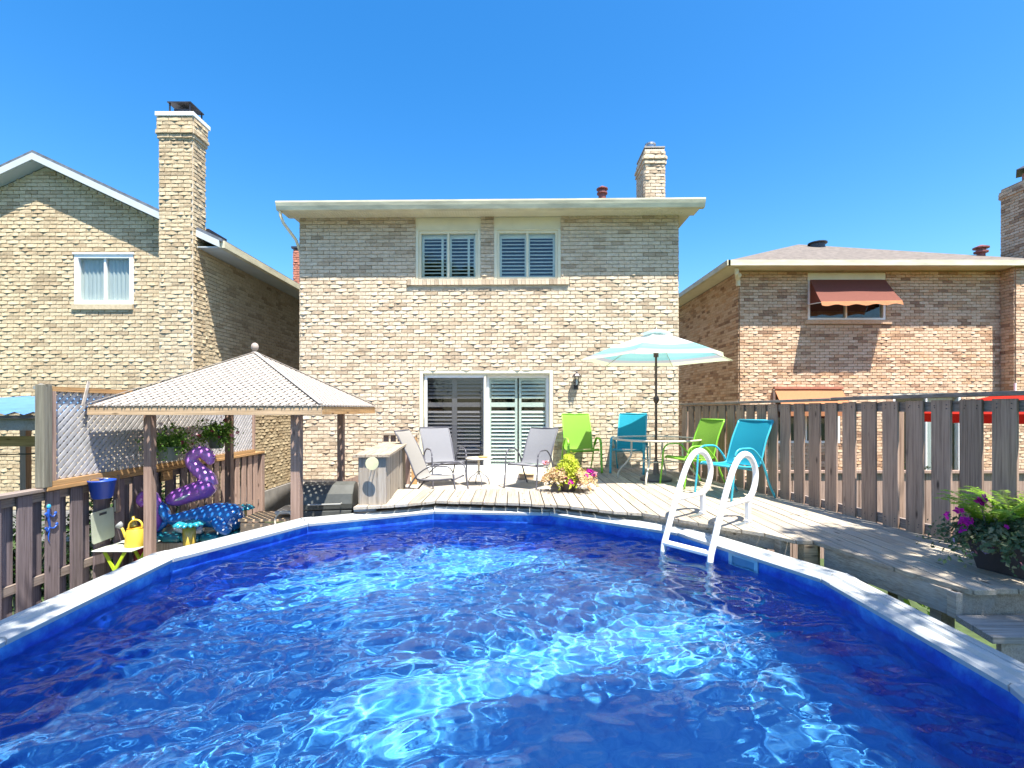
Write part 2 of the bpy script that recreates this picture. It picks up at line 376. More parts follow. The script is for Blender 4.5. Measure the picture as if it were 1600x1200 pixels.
def brick_wall(parent, org, u, W, z0, z1, mat, openings=(), clip=None, indiv=0, seed=0, name='brick', near=None):
    """bricks on the plane through org with direction u (unit xy); local coordinates of parent"""
    rng = np.random.default_rng(seed); org = np.array(org, float); u = np.array([u[0], u[1], 0.]); n = np.array([u[1], -u[0], 0.])
    full = []; Vs = []; Fs = []; Rs = []; off = 0
    def place(T, x, z, L0=None):
        nonlocal off
        V, F = T; P = org+np.outer(V[:, 0]+x, u)+np.outer(-V[:, 1], n)+np.outer(V[:, 2]+z, [0, 0, 1.])
        Vs.append(P); Fs.append(F+off); off += len(P); Rs.append(np.full(len(F), rng.random()*.98+.01))
    nc = int((z1-z0)/BH)
    for c in range(nc):
        z = z0+c*BH; iv = [(0, W)] if clip is None else clip(z+BH*.8)
        for (a, b, lo, hi) in openings:
            if z+BH*.5 > lo and z+BH*.5 < hi:
                nv = []
                for (p, q) in iv:
                    if b <= p or a >= q: nv.append((p, q)); continue
                    if a > p: nv.append((p, a))
                    if b < q: nv.append((b, q))
                iv = nv
        ph = (c % 2)*BW*.5+rng.uniform(-.012, .012)
        for (p, q) in iv:
            k0 = int(math.floor((p-ph)/BW)); k1 = int(math.ceil((q-ph)/BW))
            for k in range(k0, k1):
                a = max(p, ph+k*BW); b = min(q, ph+(k+1)*BW)
                if b-a < .035: continue
                if b-a > BW-.002: full.append((a, z))
                else: place(brick_template(rng, b-a, 4), a, z)
    if indiv:
        nx, nz = near if near else (W/2, 2.2)
        full.sort(key=lambda t: (abs(t[0]+BW/2-nx)*.8)**2+(t[1]-nz)**2)
        key = (mat.name, round(math.atan2(u[1], u[0]), 3))
        if key not in VARS:
            VARS[key] = []
            for T in FULL:
                V, F = T; P = np.outer(V[:, 0], u)+np.outer(-V[:, 1], n)+np.outer(V[:, 2], [0, 0, 1.])
                me = bpy.data.meshes.new('brick'); me.from_pydata(P.tolist(), [], F.tolist()); me.materials.append(mat)
                a = me.attributes.new('rnd', 'FLOAT', 'FACE'); a.data.foreach_set('value', [rng.random()*.98]*len(F)); VARS[key].append(me)
        for (x, z) in full[:indiv]:
            p = org+u*x+np.array([0, 0, z]); link('brick', VARS[key][rng.integers(0, 14)], parent, p.tolist())
    for (x, z) in full[indiv:]: place(FULL[rng.integers(0, 14)], x, z)
    if Vs:
        o = np_obj(name, np.concatenate(Vs), np.concatenate(Fs), np.concatenate(Rs), mat, parent); o['kind'] = 'stuff'
def backing(mb, x0, x1, y0, y1, z0, z1, openings):
    xs = sorted({x0, x1}.union(*[{max(x0, a), min(x1, b)} for a, b, lo, hi in openings])) if openings else [x0, x1]
    for i in range(len(xs)-1):
        a, b = xs[i], xs[i+1]; cm = (a+b)/2; zz = sorted([(lo, hi) for p, q, lo, hi in openings if p < cm < q]); z = z0
        for lo, hi in zz:
            if lo > z: mb.box(a, y0, z, b, y1, lo)
            z = max(z, hi)
        if z < z1: mb.box(a, y0, z, b, y1, z1)

# ================================================================== THE SETTING
g = MB(); g.box(-90, -60, -.5, 90, 110, 0); tag(g.build('lawn', M['grass']), kind='structure')
g = MB(); g.prism([(-4.98, -1), (-3.3, -1), (-3.1, 1.5), (-3.12, 4.2), (-2.42, 5.62), (-1.1, 6.3), (-1.1, 6.85), (-2.4, 6.88), (-2.4, 9.2), (-4.98, 9.2)], .004, .38); tag(g.build('patio', M['stone_patio']), kind='structure')

g = MB(); g.prism([(-2.3, 6.87), (-1.0, 6.4), (.8, 6.2), (2.2, 5.2), (2.75, 3.6), (2.7, 1.8), (3.95, 1.8), (3.7, 4.2), (3.0, 8.6), (2.9, 9.3), (.83, 9.3), (.83, 6.87)], .001, .008)  # soil brown sheet over the lawn, painting the shade under deck and steps
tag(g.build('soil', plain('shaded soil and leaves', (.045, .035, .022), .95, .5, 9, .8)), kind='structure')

# ================================================================== MAIN HOUSE
H = thing('brick_house', 'tan brick two storey house with patio door behind the pool deck', 'house', (-.5, 9.5, 0), R(-1.09))
HX = 3.69
W1 = (-1.4125, -.1375, 5.08, 6.30); W2 = (.125, 1.425, 5.08, 6.30); DO = (-1.3375, 1.275, 1.26, 3.3125)
ops = [W1, W2, DO]
wl = MB(); backing(wl, -HX+.01, HX-.01, .0, .22, 0, 6.38, ops)
wl.box(-HX+.01, .22, 0, -HX+.2, 8.5, 6.38); wl.box(HX-.2, .22, 0, HX-.01, 8.5, 6.38); wl.box(-HX+.2, 8.3, 0, HX-.2, 8.5, 6.38)
wl.build('wall', M['mortar'], H)
brick_wall(H, (-HX, 0, 0), (1, 0), 2*HX, 1.17, 6.36, M['brick_tan'], [(a+HX, b+HX, lo, hi) for a, b, lo, hi in ops]+[(2.12, 5.28, 4.955, 5.08)], indiv=290, seed=3, near=(HX, 3.9))
brick_wall(H, (HX, 0, 0), (0, 1), 5, 1.17, 6.36, M['brick_tan'], seed=4)
brick_wall(H, (-HX, 5, 0), (0, -1), 5, 1.17, 6.36, M['brick_tan'], seed=5)
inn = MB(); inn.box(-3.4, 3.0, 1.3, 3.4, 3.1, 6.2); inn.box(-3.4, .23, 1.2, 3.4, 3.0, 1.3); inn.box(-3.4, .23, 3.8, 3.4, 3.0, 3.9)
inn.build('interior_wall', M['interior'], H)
# brick sill
for k in range(41):
    x = -1.565+k*.0768; s = MB(); s.box(0, -.06, 0, .069, .0, .112); 
    if k == 0: SME = s.mesh('sill_brick', M['brick_tan'])
    link('sill_brick', SME, H, (x, random.uniform(-.003, .003), 4.965))
sm = MB(); sm.box(-1.56, -.045, 4.968, 1.58, .0, 5.07); sm.build('sill_mortar', M['mortar'], H)
# upstairs windows
def up_window(op, stile):
    a, b, lo, hi = op; wn = link('window', None, H, ((a+b)/2, 0, lo)); wd = (b-a)/2; top = hi-lo
    wt = 6.06-lo
    p = MB(); p.box(-wd, .01, wt+.0, wd, .16, top-.001); p.build('header_panel', M['trim'], wn)
    p = MB(); p.box(-wd, -.012, 0, -wd+.055, .12, wt); p.box(wd-.055, -.012, 0, wd, .12, wt); p.box(-wd+.055, -.01, wt-.02, wd-.055, .12, wt)
    p.build('trim', M['trim'], wn, bevel=.004)
    x0, x1 = -wd+.055, wd-.055; p = MB(); f = .05
    p.box(x0, .02, 0, x0+f, .11, wt-.02); p.box(x1-f, .02, 0, x1, .11, wt-.02); p.box(x0+f, .02, 0, x1-f, .11, f); p.box(x0+f, .02, wt-.07, x1-f, .11, wt-.02)
    p.box(-.022, .03, f, .022, .1, wt-.07); p.build('frame', M['trim'], wn, bevel=.003)
    for s in (-1, 1):
        q = MB(); q.box(s*.022, .06, f, s*(wd-.105), .064, wt-.07); q.build('pane', M['glass'], wn)
    z1 = wt-.09; z0 = f+.01
    q = MB()
    for xx in (x0+f+.02, -.03, .03, x1-f-.02)+stile: q.box(xx-.022, .125, z0, xx+.022, .155, z1)
    q.box(x0+f, .123, z1-.05, x1-f, .157, z1+.03); q.build('shutter_frame', M['shutter'], wn)
    n = 11; dz = (z1-.06-z0)/n
    for s in (-1, 1):
        xa, xb = (x0+f+.043, -.053) if s < 0 else (.053, x1-f-.043)
        lv = MB().beam((xa, 0, 0), (xb, 0, 0), .062, .009, (0, -.6, 1)).mesh('louver', M['shutter'])
        for k in range(n): link('louver', lv, wn, (0, .14, z0+dz*(k+.5)))
up_window(W1, (-.13, .39)); up_window(W2, ())
# patio door
dn = link('patio_door', None, H, (-.03125, 0, 1.26)); wd = 1.306; ht = 3.3125-1.26
p = MB(); p.box(-wd, -.02, 0, -wd+.07, .14, ht); p.box(wd-.07, -.02, 0, wd, .14, ht); p.box(-wd+.07, -.018, ht-.07, wd-.07, .14, ht); p.build('trim', M['trim'], dn, bevel=.005)
p = MB(); p.box(-wd-.1, -.22, -.03, wd+.1, .1, .045); p.build('door_sill', M['white'], dn, bevel=.006)
def sash(name, xa, xb, y, glass, lab=None):
    f = .055; z0, z1 = .09, ht-.09; q = MB()
    q.box(xa, y, z0, xa+f, y+.045, z1); q.box(xb-f, y, z0, xb, y+.045, z1); q.box(xa+f, y, z0, xb-f, y+.045, z0+.09); q.box(xa+f, y, z1-.06, xb-f, y+.045, z1)
    q.build(name, M['white'], dn, bevel=.003)
    q = MB(); q.box(xa+f, y+.02, z0+.09, xb-f, y+.025, z1-.06); q.build('pane', glass, dn, label=lab)
sash('door_frame', -wd+.09, -.0, .03, M['screen'], 'pane behind a dark insect screen'); sash('door_frame', .0, wd-.075, .085, M['glass'])
q = MB(); q.box(-wd+.07, .0, ht-.09, wd-.07, .13, ht-.07); q.box(-wd+.07, 0, .045, wd-.07, .13, .09); q.box(-.035, .005, .09, .0, .028, ht-.09); q.build('door_track', M['trim'], dn)
q = MB(); q.box(-wd+.105, -.005, .85, -wd+.135, .03, 1.15); q.build('handle', M['white'], dn)
n = 24; z0 = .14; dz = (ht-.3)/n; lx = {}
xsd = [(-1.2, -.66), (-.62, -.08), (.06, .59), (.66, 1.19)]
for (xa, xb) in xsd:
    q = MB(); q.box(xa-.02, .16, .09, xa+.03, .19, ht-.09); q.box(xb-.03, .16, .09, xb+.02, .19, ht-.09)
    q.box(xa+.03, .16, ht-.2, xb-.03, .19, ht-.09); q.box(xa+.03, .16, 1.33, xb-.03, .19, 1.42); q.box(xa+.03, .16, .09, xb-.03, .19, .16)
    q.build('shutter_frame', M['shutter'], dn)
    lv = MB().beam((xa+.035, 0, 0), (xb-.035, 0, 0), .066, .01, (0, -1.0, 1)).mesh('louver', M['shutter'])
    for k in range(n):
        z = .2+k*.0735
        if 1.3 < z < 1.45 or z > ht-.22: continue
        link('louver', lv, dn, (0, .175, z))
# soffit, gutter, roof
p = MB(); p.box(-HX-.23, -.34, 6.30, HX+.31, .012, 6.325); p.box(-HX-.23, .012, 6.385, -HX+.0, 8.6, 6.40); p.box(HX, .012, 6.385, HX+.31, 8.6, 6.40)
for k in range(150):
    x = -HX-.2+k*.051
    if x < HX+.28: p.box(x, -.335, 6.292, x+.006, -.013, 6.30)
p.build('soffit', M['trim'], H)
prof = [(-.34, 6.29), (-.34, 6.425), (-.35, 6.425), (-.35, 6.30), (-.43, 6.30), (-.455, 6.36), (-.475, 6.43), (-.465, 6.43), (-.485, 6.445), (-.49, 6.43), (-.47, 6.35), (-.44, 6.285)]
p = MB(); prof = [(-.34, 6.28), (-.34, 6.43), (-.352, 6.43), (-.352, 6.30), (-.43, 6.30), (-.452, 6.36), (-.468, 6.42), (-.468, 6.44), (-.487, 6.44), (-.487, 6.41), (-.47, 6.35), (-.445, 6.28)]
n = len(prof); xa, xb = -HX-.25, HX+.36
p.add([(xa, y, z) for y, z in prof]+[(xb, y, z) for y, z in prof], [(i, (i+1) % n, n+(i+1) % n, n+i) for i in range(n)][::1]+[tuple(range(n)), tuple(range(n, 2*n))[::-1]])
p.build('gutter', M['trim_stain'], H)
p = MB(); p.box(-HX-.23, -.335, 6.325, HX+.31, -.30, 6.43); p.build('fascia', M['trim'], H)
p = MB(); p.tube([(-HX-.2, -.40, 6.30), (-HX-.2, -.39, 6.2), (-HX-.17, -.33, 6.08), (-HX-.05, -.08, 5.85), (-HX-.05, .12, 5.66), (-HX-.05, .14, 5.4), (-HX-.05, .14, .2)], .036, 8, .8)
shade_smooth_by_angle(p.build('downspout', M['trim'], H))
p = MB(); p.add([(-HX-.3, -.4, 6.43), (HX+.33, -.4, 6.43), (HX+.33, 4.3, 7.75), (-HX-.3, 4.3, 7.75), (-HX-.3, 9, 6.43), (HX+.33, 9, 6.43),
    (-HX-.3, -.4, 6.46), (HX+.33, -.4, 6.46), (HX+.33, 4.3, 7.79), (-HX-.3, 4.3, 7.79), (-HX-.3, 9, 6.46), (HX+.33, 9, 6.46)],
    [(0, 3, 2, 1), (3, 4, 5, 2), (6, 7, 8, 9), (9, 8, 11, 10), (0, 1, 7, 6), (0, 6, 9, 3), (3, 9, 10, 4), (1, 2, 8, 7), (2, 5, 11, 8), (4, 10, 11, 5)])
p.build('roof', M['shingle'], H)
for s in (-1, 1):
    p = MB(); x = s*(HX-.1); p.add([(x-.05, 0, 6.38), (x+.05, 0, 6.38), (x-.05, 8.5, 6.38), (x+.05, 8.5, 6.38), (x-.05, 4.3, 7.7), (x+.05, 4.3, 7.7)], [(0, 4, 2), (1, 3, 5), (0, 1, 5, 4), (2, 4, 5, 3), (0, 2, 3, 1)])
    p.build('gable_wall', M['mortar'], H)
# chimney of the main house  (world X 2.91..3.37, Y 11..11.76)
def chimney(parent, x0, x1, y0, y1, z0, z1, mat, mort, corb=(), name='chimney', seed=1):
    c = link(name, None, parent, (x0, y0, z0)); W, D = x1-x0, y1-y0
    b = MB(); b.box(0, 0, 0, W, D, z1-z0-.03); b.build('core', mort, c)
    h = z1-z0
    for i, (o, u, L) in enumerate((((0, 0, 0), (1, 0), W), ((W, 0, 0), (0, 1), D), ((0, D, 0), (0, -1), D), ((W, D, 0), (-1, 0), W))):
        brick_wall(c, o, u, L, 0, h, mat, seed=seed+i)
    for za, zb, e in corb:
        b = MB(); b.box(-e, -e, za-z0, W+e, D+e, zb-z0-.01); b.build('corbel_core', mort, c)
        for i, (o, u, L) in enumerate((((-e, -e, 0), (1, 0), W+2*e), ((W+e, -e, 0), (0, 1), D+2*e), ((-e, D+e, 0), (0, -1), D+2*e))):
            brick_wall(c, o, u, L, za-z0, zb-z0, mat, seed=seed+i+7, name='corbel_brick')
    return c
c = chimney(H, 3.43, 3.87, 1.5, 2.25, 6.0, 8.42, M['brick_tan'], M['mortar'], [(8.05, 8.15, .02), (8.15, 8.24, .035)], seed=11)
b = MB(); b.box(-.01, -.01, 2.42, .45, .76, 2.45); b.build('cap_slab', M['concrete'], c)
b = MB(); b.lathe([(.1, 2.45), (.1, 2.52), (.12, 2.53), (.12, 2.55), (.1, 2.555), (.1, 2.62), (.125, 2.63), (.125, 2.66), (.02, 2.68)], (.2, .3, 0), 14); b.build('flue_cap', M['steel'], c, smooth=False)
b = MB(); b.lathe([(.085, 6.6), (.085, 7.42), (.12, 7.43), (.12, 7.46), (.09, 7.47), (.09, 7.52), (.13, 7.53), (.13, 7.55), (.03, 7.61)], (2.49, 1.6, 0), 14); b.build('roof_vent_pipe', M['rust'], H)
# wall lantern
L = thing('wall_lantern', 'small dark coach lantern on the brick wall right of the patio door', 'lantern', (1.22, 9.46, 0))
b = MB(); b.box(-.045, -.02, 2.93, .045, .0, 3.13); b.beam((0, -.01, 2.98), (0, -.1, 2.96), .02, .02); b.beam((0, -.1, 2.96), (0, -.12, 3.0), .03, .03); b.build('bracket', M['metal_dark'], L)
b = MB(); b.lathe([(.045, 3.0), (.052, 3.01), (.075, 3.17)], (0, -.12, 0), 6, False); b.build('glass_panel', M['glass'], L)
b = MB()
for k in range(6):
    a = k*math.pi/3; b.beam((.052*math.cos(a), -.12+.052*math.sin(a), 3.0), (.078*math.cos(a), -.12+.078*math.sin(a), 3.17), .009, .009)
b.build('cage', M['metal_dark'], L)
b = MB(); b.lathe([(.088, 3.17), (.088, 3.18), (.05, 3.225), (.018, 3.24), (.018, 3.255), (.005, 3.27)], (0, -.12, 0), 6); b.build('lid', M['metal_dark'], L)
b = MB(); b.lathe([(.012, 3.01), (.02, 3.06), (.016, 3.1), (.003, 3.12)], (0, -.12, 0), 8); b.build('bulb', M['white'], L)

# ================================================================== LEFT HOUSE
LH = thing('brick_house', 'buff brick gabled house with tall chimney left of the pool', 'house', (-5.99, 9.42, 0))
# local: x from -6.14..0, y 0.. back
def lz(x): return 7.235-.467*abs(x+3.07)
win = (-2.49, -1.35, 4.57, 5.54)
b = MB(); xs = [-6.14, -3.07, 0]
for (a, c_) in ((-6.14, -3.07), (-3.07, win[0]), (win[1], 0)):
    b.add([(a, .0, 0), (c_, .0, 0), (c_, .0, lz(c_)), (a, .0, lz(a)), (a, .2, 0), (c_, .2, 0), (c_, .2, lz(c_)), (a, .2, lz(a))], [(0, 1, 2, 3), (5, 4, 7, 6), (3, 2, 6, 7), (0, 3, 7, 4), (1, 5, 6, 2)])
a, c_ = win[0], win[1]
b.box(a, 0, 0, c_, .2, win[2]); b.add([(a, 0, win[3]), (c_, 0, win[3]), (c_, 0, lz(c_)), (a, 0, lz(a)), (a, .2, win[3]), (c_, .2, win[3]), (c_, .2, lz(c_)), (a, .2, lz(a))], [(0, 1, 2, 3), (5, 4, 7, 6), (3, 2, 6, 7), (0, 4, 5, 1)])
b.box(-.2, .2, 0, 0, 11, 5.82); b.box(-6.14, .2, 0, -5.94, 11, 5.82); b.box(-5.94, 10.8, 0, -.2, 11, 5.82)
b.build('wall', M['mortar'], LH)
def gclip(z):
    if z < 5.8: return [(0, 6.14)]
    e = max(0, (z-5.8)/.467); return [(e, 6.14-e)] if 6.14-2*e > .1 else []
brick_wall(LH, (-6.14, 0, 0), (1, 0), 6.14, .6, 7.2, M['brick_buff'], [(win[0]+6.14, win[1]+6.14, win[2]-.1, win[3])], gclip, 290, 21, near=(3.9, 4.4))
brick_wall(LH, (0, 0, 0), (0, 1), 6, .6, 5.82, M['brick_buff'], seed=22, indiv=0)
b = MB(); b.box(-6.16, -.05, 0, .05, -.0, .58); b.box(.0, .0, 0, .05, 11, .58); b.build('foundation', M['concrete'], LH)
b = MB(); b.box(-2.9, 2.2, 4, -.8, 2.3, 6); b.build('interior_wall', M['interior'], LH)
wn = link('window', None, LH, ((win[0]+win[1])/2, 0, win[2])); wd = .57; ht = .97
b = MB(); f = .075; b.box(-wd, -.03, 0, -wd+f, .1, ht); b.box(wd-f, -.03, 0, wd, .1, ht); b.box(-wd+f, -.03, 0, wd-f, .1, f); b.box(-wd+f, -.03, ht-f, wd-f, .1, ht)
b.box(-wd-.02, -.05, ht-.01, wd+.02, .02, ht+.03); b.box(-.022, .0, f, .022, .08, ht-f); b.build('frame', M['white'], wn, bevel=.004)
for s in (-1, 1):
    q = MB(); q.box(s*.022, .04, f, s*(wd-f), .045, ht-f); q.build('pane', M['glass'], wn)
q = MB(); N = 60
for i in range(N):
    x = -wd+f+(2*wd-2*f)*i/N; x2 = -wd+f+(2*wd-2*f)*(i+1)/N; ya = .07+.012*math.sin(i*1.3); yb = .07+.012*math.sin((i+1)*1.3)
    q.add([(x, ya, .05), (x2, yb, .05), (x2, yb, ht-.05), (x, ya, ht-.05)], [(0, 1, 2, 3)])
q.build('curtain', M['curtain'], wn, smooth=True)
q = MB(); q.box(-wd-.04, -.055, -.1, wd+.0, -.0, -.0); q.build('brick_sill', M['brick_buff'], wn)
# roof of left house: front rake at y=-.27
def slab(mb, x0, z0, x1, z1, y0, y1, t):
    mb.add([(x0, y0, z0), (x1, y0, z1), (x1, y1, z1), (x0, y1, z0), (x0, y0, z0+t), (x1, y0, z1+t), (x1, y1, z1+t), (x0, y1, z0+t)],
        [(0, 3, 2, 1), (4, 5, 6, 7), (0, 1, 5, 4), (1, 2, 6, 5), (2, 3, 7, 6), (3, 0, 4, 7)])
b = MB(); slab(b, -3.07, 7.37, .50, 5.70, -.26, 11.3, .06); slab(b, -6.64, 5.70, -3.07, 7.37, -.26, 11.3, .06); b.build('roof', M['shingle_dark'], LH)
b = MB(); slab(b, -3.07, 7.25, .45, 5.60, -.27, -.235, .125); slab(b, -6.59, 5.60, -3.07, 7.25, -.27, -.235, .125); b.build('rake_board', M['fascia_blue'], LH)
b = MB(); slab(b, -3.07, 7.245, .45, 5.60, -.235, -.0, .02); slab(b, -6.59, 5.6, -3.07, 7.245, -.235, -.0, .02); b.box(.0, -.235, 5.60, .42, 11.2, 5.62); b.build('soffit', M['fascia_blue'], LH)
b = MB(); b.box(.42, -.22, 5.60, .53, 11.2, 5.73); b.build('gutter', M['trim_stain'], LH)
c = chimney(LH, -.62, .0, -.33, .035, .58, 8.0, M['brick_buff'], M['mortar'], [(7.6, 7.68, .02), (7.68, 7.76, .04), (7.76, 8.0, .025)], seed=31)
b = MB(); b.box(-.05, -.06, 7.42, .67, .46, 7.5); b.build('cap_slab', M['white'], c, bevel=.008)
b = MB(); b.box(.22, .07, 7.5, .5, .32, 7.62); b.build('flue', M['metal_dark'], c)
b = MB(); b.box(.14, .0, 7.70, .58, .4, 7.72)
for px in (.17, .55):
    for py in (.03, .37): b.box(px-.01, py-.01, 7.5, px+.01, py+.01, 7.70)
b.build('rain_cap', M['metal_dark'], c)
b = MB(); b.box(-.25, .1, 5.86, .03, .7, 6.08); b.build('roof_vent_box', M['metal_dark'], LH)
c = chimney(LH, -.8, -.45, 5.6, 6.1, 5.9, 7.5, M['terracotta'], M['terracotta'], seed=41)
b = MB(); b.box(-.05, -.05, 1.6, .40, .55, 1.66); b.build('cap_slab', M['metal_dark'], c)

# ================================================================== RIGHT HOUSE
RH = thing('brick_house', 'orange brown brick house with hip roof beyond the right fence', 'house', (5.62, 12.1, 0))
w_up = (1.70, 3.63, 4.76, 5.93); w_lo = (.84, 2.5, 1.7, 3.06); w_do = (3.82, 5.5, .45, 2.98)
ops = [w_up, w_lo, w_do]
b = MB(); backing(b, 0.01, 6.5, 0, .2, 0, 6.0, ops); b.box(0.01, .2, 0, .2, 9, 6.0); b.box(6.5, -.35, 0, 6.9, .2, 6.0); b.box(6.9, -.35, 0, 8.2, 9, 6.0); b.box(.2, 8.8, 0, 6.9, 9, 6); b.build('wall', M['mortar_orange'], RH)
brick_wall(RH, (0, 0, 0), (1, 0), 6.49, .3, 5.98, M['brick_orange'], [(a, b_, lo-.1, hi) if i == 0 else (a, b_, lo, hi) for i, (a, b_, lo, hi) in enumerate(ops)], None, 290, 51, near=(2.6, 4.1))
brick_wall(RH, (0, 6, 0), (0, -1), 6, .3, 5.98, M['brick_orange'], seed=52)
brick_wall(RH, (6.5, 0, 0), (0, -1), .35, .3, 5.98, M['brick_orange'], seed=53)
brick_wall(RH, (6.5, -.35, 0), (1, 0), 1.6, .3, 5.98, M['brick_orange'], seed=54)
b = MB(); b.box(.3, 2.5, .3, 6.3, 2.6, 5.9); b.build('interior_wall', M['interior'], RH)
def rwin(op, mull=.5, header=0, glass='glass'):
    a, c_, lo, hi = op; wn = link('window', None, RH, (a, 0, lo)); W = c_-a; h = hi-lo-header; f = .055
    b = MB(); b.box(0, -.015, 0, f, .1, h); b.box(W-f, -.015, 0, W, .1, h); b.box(f, -.015, 0, W-f, .1, f); b.box(f, -.015, h-f, W-f, .1, h); b.box(W*mull-.02, .0, f, W*mull+.02, .08, h-f); b.build('frame', M['white'], wn, bevel=.003)
    for xa, xb in ((f, W*mull-.02), (W*mull+.02, W-f)):
        q = MB(); q.box(xa, .04, f, xb, .045, h-f); q.build('pane', M[glass], wn)
    if header:
        q = MB(); q.box(0, -.01, h, W, .12, h+header); q.build('header_panel', M['trim'], wn)
    return wn
wn = rwin(w_up, .5, .2); q = MB(); q.box(-.09, -.06, -.1, 2.06, 0, 0); q.build('brick_sill', M['brick_orange'], wn)
rwin(w_lo); wn = rwin(w_do, .5, .08); q = MB(); q.box(.9, .13, .1, 1.6, .15, 2.4); q.build('curtain', M['curtain'], wn)
# eaves, gutter, hip roof
b = MB(); b.box(-.45, -.45, 5.99, 8.4, .0, 6.01); b.box(-.45, .0, 5.99, 0, 9.4, 6.01); b.build('soffit', M['trim'], RH)
b = MB(); b.box(-.5, -.53, 5.97, 8.4, -.45, 6.10); b.box(-.53, -.53, 5.97, -.45, 9.4, 6.10); b.build('gutter', M['trim_stain'], RH)
b = MB(); e = .5; b.add([(-e, -e, 6.09), (6.96+e, -e, 6.09), (6.96+e, 9.4, 6.09), (-e, 9.4, 6.09), (3.23, 3.0, 7.66), (3.23, 9.4, 7.66)], [(0, 1, 4), (1, 2, 5, 4), (0, 4, 5, 3), (0, 3, 2, 1), (2, 3, 5)]); b.build('roof', M['shingle'], RH)
b = MB(); b.lathe([(.2, 7.3), (.2, 7.46), (.26, 7.47), (.26, 7.50), (.1, 7.52)], (3.45, 2.4, 0), 16); b.build('roof_vent', M['metal_dark'], RH)
b = MB(); b.lathe([(.09, 6.3), (.09, 6.55), (.15, 6.56), (.15, 6.6), (.1, 6.61), (.1, 6.66), (.17, 6.67), (.17, 6.7), (.03, 6.76)], (6.4, 0.4, 0), 12); b.build('roof_vent_pipe', M['rust'], RH)
c = chimney(RH, 7.12, 7.97, -.2, .6, 6.1, 8.3, M['brick_orange'], M['mortar_orange'], [(8.0, 8.2, .03)], seed=61)
b = MB(); b.add([(-.12, -.12, 0), (-.12, .92, 0), (0, .8, .25), (0, 0, .25), (.97, -.12, 0), (.85, 0, .25)], [(0, 1, 2, 3), (0, 3, 5, 4)]); b.build('flashing', plain('purple grey flashing', (.16, .1, .12), .6), c)
b = MB(); b.lathe([(.2, 2.2), (.2, 2.4), (.17, 2.4)], (.35, .35, 0), 12); b.build('flue', M['terracotta'], c)
b = MB(); b.lathe([(.42, 2.46), (.42, 2.48), (.03, 2.68)], (.35, .35, 0), 4); b.build('rain_cap', M['metal_dark'], c)
b = MB(); b.tube([(-.2, -.3, 5.95), (-.2, -.3, 5.85), (-.12, -.15, 5.8), (-.05, -.05, 5.75), (-.05, -.05, 5.6)], .05, 8); b.ball((-.1, -.18, 5.82), .07, 8); b.build('flood_light', M['trim'], RH)
# awnings
aw_f = fabric('faded maroon awning cloth', (.27, .10, .075), .35, 90); aw_v = fabric('orange awning cloth', (.62, .27, .13), .3, 90)
A = thing('window_awning', 'faded maroon drop awning with orange valance over upstairs window', 'awning', (7.35, 12.06, 0))
def aw_mesh(x0, x1, y1, z1, y0, z0, sx, dx0=0, dx1=0, sag=.03):
    b = MB(); nx, ny = 10, 6; V = []
    for j in range(ny+1):
        t = j/ny
        for i in range(nx+1):
            s = i/nx; x = (x0+dx0*t)+((x1+dx1*t)-(x0+dx0*t))*s; V.append((x, y1+(y0-y1)*t, z1+(z0-z1)*t+sx*t*s-sag*math.sin(math.pi*t)*(1+.3*math.sin(s*9))))
    F = [(j*(nx+1)+i, j*(nx+1)+i+1, (j+1)*(nx+1)+i+1, (j+1)*(nx+1)+i) for j in range(ny) for i in range(nx)]
    return b.add(V, F)
aw_mesh(0, 1.86, -.02, 5.75, -.52, 5.10, .03, -.05, .02).build('canopy', aw_f, A, smooth=True)
for sx_ in (0, 1):
    x = 0 if sx_ == 0 else 1.86; x2 = -.05 if sx_ == 0 else 1.88
    q = MB(); q.add([(x, -.02, 5.75), (x2, -.52, 5.08), (x, -.02, 5.12)], [(0, 1, 2)]); q.build('side_panel', aw_f, A)
q = MB(); nx = 24
for i in range(nx):
    s0, s1 = i/nx, (i+1)/nx; xa = -.05+1.93*s0; xb = -.05+1.93*s1
    za, zb = 5.10+.03*s0, 5.10+.03*s1; wa, wb = .1+.02*math.sin(s0*26), .1+.02*math.sin(s1*26)
    q.add([(xa, -.52, za), (xb, -.52, zb), (xb, -.56, zb-wb), (xa, -.56, za-wa)], [(0, 1, 2, 3)])
q.build('valance', aw_v, A)
q = MB(); q.tube([(-.04, 0, 5.14), (-.05, -.5, 5.08), (1.88, -.5, 5.11), (1.9, 0, 5.14)], .012, 6); q.build('frame', M['white'], A)
A = thing('window_awning', 'bright orange awning over the lower window just above the fence', 'awning', (6.46, 12.06, 0))
aw_mesh(0, 1.66, -.02, 3.06, -.5, 2.5, 0).build('canopy', aw_v, A, smooth=True)
q = MB(); q.box(-.02, -.08, 3.04, 1.68, -.0, 3.1); q.build('head_rail', M['terracotta'], A)
q = MB(); q.box(0, -.54, 2.38, 1.66, -.5, 2.5); q.build('valance', aw_v, A)

